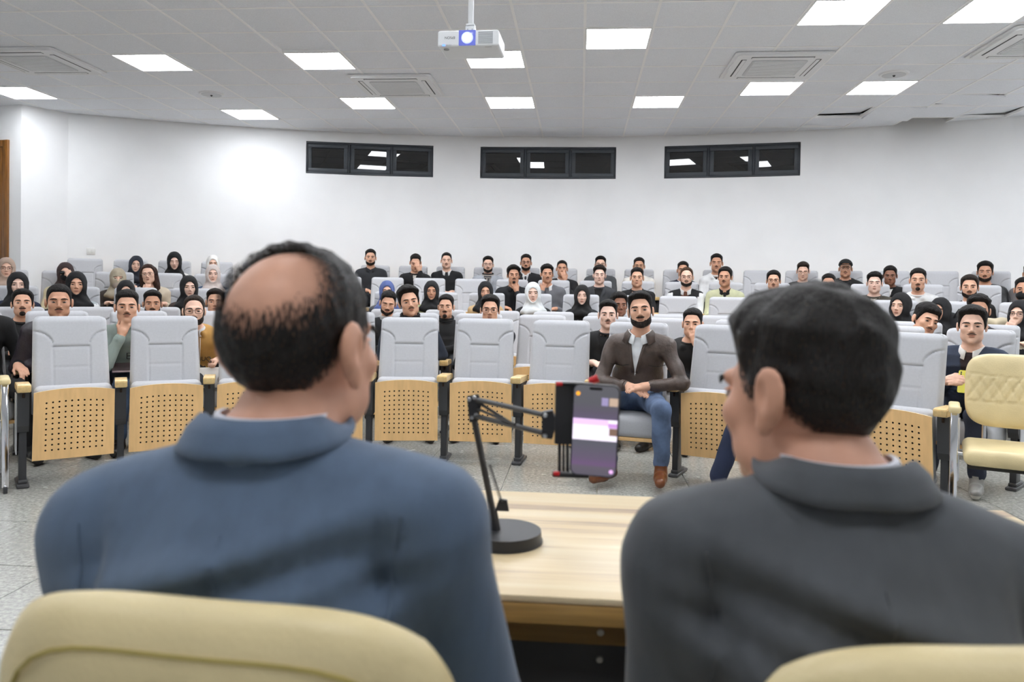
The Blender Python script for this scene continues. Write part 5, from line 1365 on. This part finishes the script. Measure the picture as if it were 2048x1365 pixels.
seat(4, 971, 584, 'woman in black headscarf and tan jacket behind the man with glasses', fem=True, scarf='17171a', top='c9a87c', skin='mid', who='woman in tan jacket')
def stripes(root, F, g):
    nb = g['nb']
    for zz in (-.115, -.135):
        MB().tube([(nb[0]+x, surf_y(F, nb[0]+x, nb[2]+zz-.15*abs(x)*.5, .003), nb[2]+zz-.15*abs(x)*.5) for x in np.linspace(-.17, .17, 16)], .006, 6).obj('knit_stripe', m_cloth('ececec'), root)
    MB().tube([tuple(nb+np.array(p)) for p in ((-.06, -.09, .02), (.02, -.12, -.03), (.10, -.10, -.055), (.17, -.05, -.065))], [.03, .035, .035, .025], 8).obj('scarf_tail', m_cloth('cfdcdf'), root)
seat(4, 1066, 587, 'woman in white headscarf and black sweater with white stripes', fem=True, r=-.04, scarf='dfe3e4', top='17181a', extra=stripes, skin='pale', S=1.05, who='woman in white headscarf')
def dbl_buttons(root, F, g):
    nb = g['nb']
    for dx, dz in ((-.035, -.10), (.035, -.10), (-.035, -.15), (.035, -.15)):
        x, z = nb[0]+dx, nb[2]+dz; y_ = surf_y(F, x, z, .004); MB().cyl((x, y_, z), (x, y_-.004, z), .009, n=12).obj('button', mat('coat_button', '55575c', .3), root)
seat(4, 1164, 592, 'woman in black headscarf and double-breasted black coat', fem=True, scarf='111113', top='24262b', lapel='24262b', vneck=(.04, .06), inner='111113', extra=dbl_buttons, skin='pale', S=1.03, who='woman in double-breasted black coat')
seat(4, 1801, 612, 'woman in black headscarf and black coat, right of the suited man', fem=True, y=-.35, scarf='121214', top='19191b', skin='light', S=1.08, who='woman in black headscarf right of the suited man')
seat(4, 1880, 622, 'woman in black headscarf hidden behind the man tilting his head', fem=True, y=-.3, scarf='151518', top='1a1a1c', skin='mid', S=1.05, who='woman hidden behind the man tilting his head')
seat(4, 2040, 628, 'woman in black headscarf and glasses touching her face at right edge', fem=True, y=-.3, pose='mouth_r', scarf='18181b', glasses='4a4a4e', top='d8cdb8', skin='light', S=1.05, n=9, who='woman with glasses at the right edge')
# --- third row
seat(3, 45, 608, 'young man with goatee in a black jacket, third row far left', p=-.12, hair=HS['round'], beard='goatee', top='17181a', skin='mid', who='young man with goatee at far left')
seat(3, 305, 608, 'man with heavy brows, chin hidden behind a seat, third row', hair=HS['quiff'], top='22252c', beard='short', skin='tan', who='man with heavy brows, third row')
seat(3, 430, 604, 'young man half hidden behind the blue-suited man, third row', hair=HS['quiff'], hairc='241a14', top='d5d7da', skin='mid', who='young man half hidden behind the blue suit')
def neck_scarf(c):
    def f(root, F, g):
        nb = g['nb']
        for j in range(3): MB().tube([tuple(nb+np.array([.078*math.sin(2*math.pi*k/22), .076*math.cos(2*math.pi*k/22), .04-.02*j+.012*math.cos(2*math.pi*k/22)])) for k in range(22)], .015, 8, closed=True).obj('scarf_loop', m_cloth(c), root)
    return f
seat(3, 776, 607, 'drowsy man with closed eyes and pale grey scarf, third row', p=.2, r=.12, sleepy=True, hair=HS['short'], beard='short', top='1c1e22', extra=neck_scarf('b4b6b8'), neckband=None, skin='mid', who='drowsy man with grey scarf')
seat(3, 892, 614, 'man in a black high-neck top with arms crossed, third row', y=-.12, pose='cross', hair=HS['short'], beard='goatee', top='1a1b1d', turtle=1, skin='mid', who='man with crossed arms')
seat(3, 1238, 611, 'dark-haired man mostly hidden behind the man in black jacket, third row', hair=HS['thick'], top='191a1c', skin='dark', y=.2, who='dark-haired man mostly hidden, third row')
seat(3, 1851, 641, 'young man with long fringe tilting his head, black jacket', y=.45, r=.30, p=.1, lean=.15, hair=HS['fringe'], must=True, top='17181a', collar='17181a', skin='mid', S=1.12, who='young man with long fringe')
seat(3, 1957, 622, 'person with curly dark hair hidden behind the navy puffer jacket', hair=HS['curly'], top='2a2a2d', skin='tan', who='person with curly hair hidden, third row')
# --- second row
def watch(root, F, g):
    a, e, w = g['arms'][1]; u = (w-e)/np.linalg.norm(w-e); MB().cyl(tuple(w-u*.012), tuple(w-u*.0), .030, n=20).obj('watch', M_steel, root)
seat(2, -42, 588, 'person in a black suit cut by the left edge, wearing a steel watch', n=-8, hair=HS['short'], top='19191b', inner='19191b', skin='mid', hand_l=(.24, -.22, .66), hdir_l=(.2, -1, -.25), hands_fine=True, fine_arms=(1,), extra=watch, trousers='18181a', shoe='1e1e1f', sole='c9c4b6', knee_l=(.24, -.42, .50), ankle_l=(.30, -.36, .085), who='person in black suit at the left edge')
seat(2, 118, 604, 'man with thin moustache in a dark leather jacket and white collar', n=-7, lean=.25, hair=dict(side=.004, top=.012, line=-.008), must=True, top='38333a', kind='leather', inner='f0f0f0', vneck=(.05, .12), collar='f0f0f0', skin='tan', S=1.05, bulk=1.08, who='man in dark leather jacket, second row')
def lettering(txt, size, dz, dx=0., col='3b3f3e', name='lettering'):
    def f(root, F, g):
        nb = g['nb']; cu = bpy.data.curves.new('t', 'FONT'); cu.body = txt; cu.size = size; cu.align_x = 'CENTER'
        to = bpy.data.objects.new('t', cu); COL.objects.link(to); bpy.context.view_layer.update()
        tm = bpy.data.meshes.new_from_object(to.evaluated_get(bpy.context.evaluated_depsgraph_get())); bpy.data.objects.remove(to)
        for v in tm.vertices:
            x, z = nb[0]+dx+v.co.x, nb[2]+dz+v.co.y; v.co = (x, surf_y(F, x, z, .006), z)
        tm.materials.clear(); tm.materials.append(m_cloth(col)); link(name, tm, root)
    return f
seat(2, 254, 614, 'man in a grey-green sweatshirt with lettering, hand at his chin', n=-6, lean=.22, pose='chin_r', hair=HS['crop'] | dict(top=.018, line=-.006), top='93a29c', must=True, skin='mid', S=1.04, cuff='8d9c96', extra=lettering('EA', .075, -.24, .03), trousers='3f526b', tkind='denim', who='man in grey-green sweatshirt')
def hoodie_bits(root, F, g):
    lettering('JUUIUG', .05, -.24, .03, '2a2622')(root, F, g); nb = g['nb']
    for s, L_ in ((-1, .17), (1, .25)):
        MB().tube([(nb[0]+s*.03, surf_y(F, nb[0]+s*.03, nb[2]-.05-L_*k/8, .006), nb[2]-.05-L_*k/8) for k in range(9)], .004, 6).obj('drawstring', m_cloth('f0eee8'), root)
seat(2, 388, 622, 'bearded man with glasses in a tan hoodie with white drawstrings', n=-5, lean=.2, pose='chin_r', hair=HS['receding'], hairc='2a1d14', beard='full', glasses='231b18', top='b98d4c', hood=True, collar='e9e9e9', skin='light', S=1.02, extra=hoodie_bits, who='bearded man in tan hoodie')
seat(2, 818, 604, 'man in a dark blue blazer and black high-neck tilting his head', n=-2, lean=.25, r=-.18, y=.1, hair=HS['swept'], must=True, top='2e3644', inner='141416', vneck=(.06, .25), lapel='2e3644', neckband='141416', turtle=1, skin='mid', S=1.05, who='man in dark blue blazer')
seat(2, 980, 620, 'man with glasses whose mouth is hidden by a front seat', n=-1, lean=.05, hair=HS['thick'], glasses='3a3430', top='2a2d33', skin='mid', who='man with glasses, second row')
seat(2, 1216, 630, 'pale young man in black jacket and T-shirt beside the brown leather jacket', n=1, lean=.05, hair=HS['quiff'], must=True, top='17181a', inner='101012', vneck=(.07, .35), skin='pale', trousers='1d1d20', shoe='1a1a1a', sole='8d877c', who='pale young man in black jacket')
seat(2, 1385, 648, 'young man in a black hoodie with a hand at his mouth, second row', n=2, lean=.08, y=-.1, pose='mouth_l', hair=HS['short'], top='1c1c1d', hood=True, skin='mid', who='young man in black hoodie')
PUFF = {}
def puffer(F, g):
    X, Y, Z = np.ix_(F.ax, F.ay, F.az); m = (F.L == LTOP) & (np.abs(F.D) < .05); ii = np.nonzero(m); z = F.az[ii[2]]; y = F.ay[ii[1]]
    F.D[ii] += (.009*np.abs(np.sin(42*(z+.25*y)))-.008).astype(np.float32)
def puffer_phone(root, F, g): pass
NAVY = seat(2, 1944, 652, 'man in a navy puffer jacket over maroon sweater holding a yellow phone', n=6, lean=.12, hair=HS['thick'] | dict(quiff=.010), must=True, beard=None, top='2a3447', inner='2c1f22', vneck=(.055, .30), collar='f0f0ee', collar_size=1.05, shape=puffer, bulk=1.12, skin='light', S=1.04, hand_r=(-.07, -.27, .70), hand_l=(.07, -.27, .69), hdir_r=(.8, -.6, .25), hdir_l=(-.8, -.6, .25), hnorm_r=(.3, .8, -.4), hnorm_l=(-.3, .8, -.4), hands_fine=True, curl=.5, trousers='23293a', shoe='8d8c88', sole='c9c6be', who='man in navy puffer jacket')
# --- front row
def r1_extra(root, F, g):
    nb = g['nb']
    for s in (-1, 1):
        x0 = nb[0]+s*.125; z = nb[2]-.20
        MB().tube([(x, surf_y(F, x, z+.012*abs(x-x0)/.06, .002), z+.012*abs(x-x0)/.06) for x in np.linspace(x0-.06, x0+.06, 8)], .0025, 6).obj('pocket_seam', m_cloth('2c2523', 'leather'), root)
    collar(root, nb-np.array([0, -.004, .004]), g['H'], '54463f', 1.3, 1.0, 'leather', opening=1.25, name='jacket_collar', spread=.03, drop=.05)
    for k in range(4):
        z = nb[2]-.07-.05*k; y_ = surf_y(F, nb[0], z, .002); MB().cyl((nb[0], y_, z), (nb[0], y_-.002, z), .0045, n=10).obj('button', mat('shirt_button', 'f4f4f4', .3), root)
k1 = 1; t1 = chair_t(1, 1); x1, y1, z1 = row_pt(1, t1)
def to_local(p): dx, dy = p[0]-x1, p[1]-y1; c, s = math.cos(t1), math.sin(t1); return np.array([c*dx-s*dy, s*dx+c*dy, p[2]])
hc = to_local(on_y(1272, 778, y1-.30)); fl_ = to_local(on_z(1320, 978, .0)); fr_ = to_local(on_z(1217, 972, .0)); kl_ = to_local(on_y(1326, 812, y1-.44)); 
seat(1, 1281, 622, 'bearded man in a brown leather jacket, blue jeans and brown boots, front row', n=1, lean=.10, y=-.05, r=-.10, p=-.08, hair=HS['quiff'] | dict(side=.007, top=.022), beard='short', must=True, top='54463f', kind='leather', inner='eef1f4', vneck=(.052, .28), collar='f2f4f6', collar_size=1.15, skin='mid', S=1.04, bulk=1.0, shoulder=.182, hands_fine=True, lapel='54463f', lapel_w=.016,
     hand_r=(hc[0]-.055, hc[1]+.02, hc[2]+.01), hand_l=(hc[0]+.075, hc[1]+.0, hc[2]+.02), hdir_r=(.85, -.45, -.18), hdir_l=(-.9, -.35, -.10), hnorm_r=(-.2, .5, -1), hnorm_l=(.2, .5, -1), curl=.28, pole_r=(-.9, .2, -.5), pole_l=(.9, .2, -.5),
     trousers='5a6c8a', tkind='denim', shoe='6e3d1e', sole='2a1d15', ankle_l=(fl_[0], fl_[1]+.02, .12), ankle_r=(fr_[0], fr_[1]+.02, .12), knee_l=(kl_[0], -.45, .50), knee_r=(-.20, -.44, .50), toe_l=(.12, -1, 0), toe_r=(-.45, -1, 0), extra=r1_extra, folds=.0045, fine_x=((-.5, .5, .0085),), fine_z=((0, 1.1, .0095),), fine_y=((-.75, .25, .0095),), who='man in brown leather jacket')
seat(1, 1612, 690, 'person in dark blue trousers hidden behind the grey-suited man, front row', n=3, hair=HS['short'], top='2b3140', skin='mid', trousers='232c46', knee_r=(-.22, -.45, .50), ankle_r=(-.33, -.50, .085), shoe='1d1d20', who='person hidden behind the grey-suited man')
# chairs: lowered under the sitters, folded where empty
for k in range(1, 7):
    for n in range(PH[k][2], PH[k][3]+1): add_chair(k, n, (k, n) in OCC, OCC.get((k, n)))
# ------------------------------------------------------------------ the two suited men in front, seen from behind
def front_man(label, arm, chair, hpx, hY, tpx, S, yaw, pitch, roll, nbdrop, top, hair, shoulder, tilt, twist, extra, skin, folds, bulk=1.05, shape=None, hairc='17120f', hands=None):
    H = on_y(*hpx, hY); x0 = on_y(tpx, 1000, hY-.03)[0]; root = np.array([x0, hY-.03, 0.])
    loc = lambda p: np.array([-(p[0]-root[0]), -(p[1]-root[1]), p[2]])      # root is turned by pi
    h = loc(H); nb = np.array([h[0]*.45, h[1]+.055, h[2]-nbdrop])
    sp = dict(loc=tuple(root), rz=math.pi, head=h, nb=nb, yaw=yaw, pitch=pitch, roll=roll, S=S, label=label, q=3, hip=(0, .02, .55), top=top, kind='suit', inner='e8eaee', vneck=(.06, .3), shoulder=shoulder, tilt=tilt, twist=twist, hair=hair, skin=skin, bulk=bulk, folds=folds, shape=shape, hairc=hairc, extra=extra, trousers='24262b', neckband=None, seed=2,
              hand_r=(-.13, -.24, .68), hand_l=(.13, -.24, .68), hdir_r=(.3, -1, -.1), hdir_l=(-.3, -1, -.1), hnorm_r=(0, 0, -1), hnorm_l=(0, 0, -1), pole_r=(-.35, .8, -.8), pole_l=(.35, .8, -.8), shz=-.078, trap=.046, knee_r=(-.14, -.44, .52), knee_l=(.14, -.44, .52))
    sp.update(arm); return make_person('person', sp)
def suit_back(color, ang=0.):
    def f(root, F, g):
        nb, H, S = g['nb'], g['H'], g['S']
        # shirt collar, then the suit collar lying around it and falling onto the shoulders
        collar(root, nb+np.array([0, -.002, .029]), H, 'e9eaf2', 1.0, 1.0, 'cloth', opening=.8, name='shirt_collar', h=.018, rad=.064, spread=.003, drop=.01)
        suit_collar(root, F, nb+np.array([0, .002, .014]), H, color)
        # seam down the middle of the back and sleeve seams
        m = m_cloth(color, 'suit')
        x = nb[0]*.9; MB().tube([(x, surf_y(F, x, z, .0008, True), z) for z in np.linspace(nb[2]-.05, nb[2]-.36, 26)], .0012, 5).obj('back_seam', m, root)
        for i, s in enumerate((-1, 1)):
            sh = g['shd'][i]; pts = []
            for k in range(9):
                t = k/8; x = sh[0]-s*(.018+.012*math.sin(t*3.1)); z = sh[2]+.035-.17*t; pts.append((x, surf_y(F, x, z, .001, True), z))
            MB().tube(pts, .0014, 5).obj('sleeve_seam', m, root)
    return f
def back_folds(amp, sg):
    """drag folds of a jacket across the shoulder blades and at the armholes"""
    def f(F, g):
        nb = g['nb']; m = (F.L == LTOP) & (np.abs(F.D) < .05); ii = np.nonzero(m); x, y, z = F.ax[ii[0]]-nb[0], F.ay[ii[1]], F.az[ii[2]]-nb[2]
        w = np.exp(-((z+.105+.25*sg*x)/.016)**2)*.9-np.exp(-((z+.072+.30*sg*x)/.018)**2)*.7+np.exp(-((z+.155+.32*sg*x)/.015)**2)*.8-np.exp(-((z+.19+.35*sg*x)/.02)**2)*.7+np.exp(-((z+.24+.3*sg*x)/.02)**2)*.7
        w = w*np.clip(1-np.abs(x)/.26, 0, 1)
        for s in (-1, 1): w += .9*np.exp(-((x-s*(.15+.10*(z+.1)))/.014)**2)*np.clip(-z/.1, 0, 1)*np.clip(1+z/.35, 0, 1)
        F.D[ii] += (amp*w*np.clip((y-nb[1]+.05)/.05, 0, 1)).astype(np.float32)
    return f
front_man('balding man in a blue suit seen from behind, at the table', dict(hand_r=(-.19, -.28, .70), pole_r=(-.5, .65, -.8)), VIP_L, (603, 696), .92, 528, 1.01, -.27, .0, .03, .128, '566880',
          dict(side=.007, top=.013, curl=.0016, cf=170., fade=.045, bald=(-.008, .074, .086, .056, .050, .044)), .194, -.012, .0, suit_back('566880'), 'd6a085', .0018, shape=back_folds(.020, 1))
front_man('dark-haired man in a charcoal suit seen from behind, face turned left', {}, VIP_R, (1608, 790), .96, 1712, .99, .60, .10, -.05, .118, '4b4e53',
          dict(side=.007, top=.022, curl=.0028, cf=90., quiff=.014, fade=.04), .182, .010, .0, suit_back('4b4e53'), 'd6a085', .0018, shape=back_folds(.020, -1))
# ------------------------------------------------------------------ things held or lying about
r_ = NAVY
def world(root, p): return root.matrix_world @ Vector(p)
bpy.context.view_layer.update()
M_yel = mat('yellow_phone_case', 'e2dc5a', .3)
pw = on_y(1929, 764, NAVY.location.y-.36*math.cos(chair_t(2, 6)))
yp = empty('phone', pw, -chair_t(2, 6)+.1); tag(yp, 'yellow phone held by the man in the navy puffer jacket', 'phone'); yp.rotation_euler = (math.radians(-18), 0, -chair_t(2, 6)+.1)
rslab(-.037, .037, -.075, .075, -.004, .004, .010).obj('body', M_yel, yp)
cb = rslab(-.032, -.012, .040, .068, -.0055, -.0035, .005).obj('camera_bump', M_yel, yp)
for dz in (.048, .060): MB().cyl((-.022, -.0052, dz), (-.022, -.0066, dz), .005, n=12).obj('camera_lens', mat('phone_black', '151517', .3), cb)
# papers and folder on the bearded man's lap
t = chair_t(2, -5); x, y, z = row_pt(2, t); pp = empty('papers', on_y(412, 748, y-.30), -t); tag(pp, 'white papers held by the bearded man in the tan hoodie', 'papers')
MB().box(-.09, .10, -.02, .0, -.11, .05, .001).obj('sheet', mat('paper', 'f4f4f2', .8), pp); 
MB().box(-.10, .01, -.03, -.022, -.10, -.02, .001).obj('card', mat('grey_card', '6d6d70', .6), pp)
# tablet on the lap of the man in green
t = chair_t(2, -6); x, y, z = row_pt(2, t); tb_ = empty('tablet', on_y(262, 735, y-.32), -t); tag(tb_, 'dark tablet on the lap of the man in the grey-green sweatshirt', 'tablet')
tb_.rotation_euler = (math.radians(15), 0, -t); MB().box(-.13, .13, -.09, .09, -.006, .006, .003).obj('body', mat('tablet_dark', '3a2f30', .3), tb_); MB().box(-.13, .13, -.094, -.089, -.004, .008, .001).obj('edge', mat('tablet_edge', 'b9aab0', .3), tb_)
# folded coat and bag on a seat in the fourth row, right
k, n = 4, 8
t = chair_t(k, n); x, y, z = row_pt(k, t)
def blob(name, mname, col, c, r, seed, lab, cat):
    F = Field(*[np.arange(-a-.06, a+.06, .011, dtype=np.float32) for a in r]); F.ell((0, 0, 0), r, 0, .0, n=2.6)
    X, Y, Z = np.ix_(F.ax, F.ay, F.az); F.D = (F.D+.010*wob(X, Y, Z, 16+seed)+.006*np.sin(45*(X+.5*Z)+seed)).astype(np.float32)
    rr = surface_nets(F); ro = empty(name, c); tag(ro, lab, cat); link('cloth_body' if cat == 'coat' else 'bag_body', np_mesh(name, rr[0], rr[1], rr[2]*0, [m_cloth(col)]), ro); return ro
pc_ = on_y(1990, 645, row_pt(3, chair_t(3, 7))[1]+.05)
cb_ = on_y(2000, 650, y-.15); bl = blob('coat', 'coat', 'c9bca0', (cb_[0], cb_[1], cb_[2]), (.12, .09, .065), 2, 'beige coat piled beside the woman at the right edge', 'coat')
bb_ = on_y(1915, 648, row_pt(4, chair_t(4, 7))[1]-.25); bg = blob('bag', 'bag', '25272b', (bb_[0], bb_[1], bb_[2]), (.12, .07, .10), 5, 'dark bag on a lap behind the man with the fringe', 'bag')
MB().tube([(-.07, -.06, .06), (-.03, -.09, .14), (.03, -.09, .14), (.07, -.06, .06)], .008, 8).obj('handle', m_cloth('1c1d20'), bg)
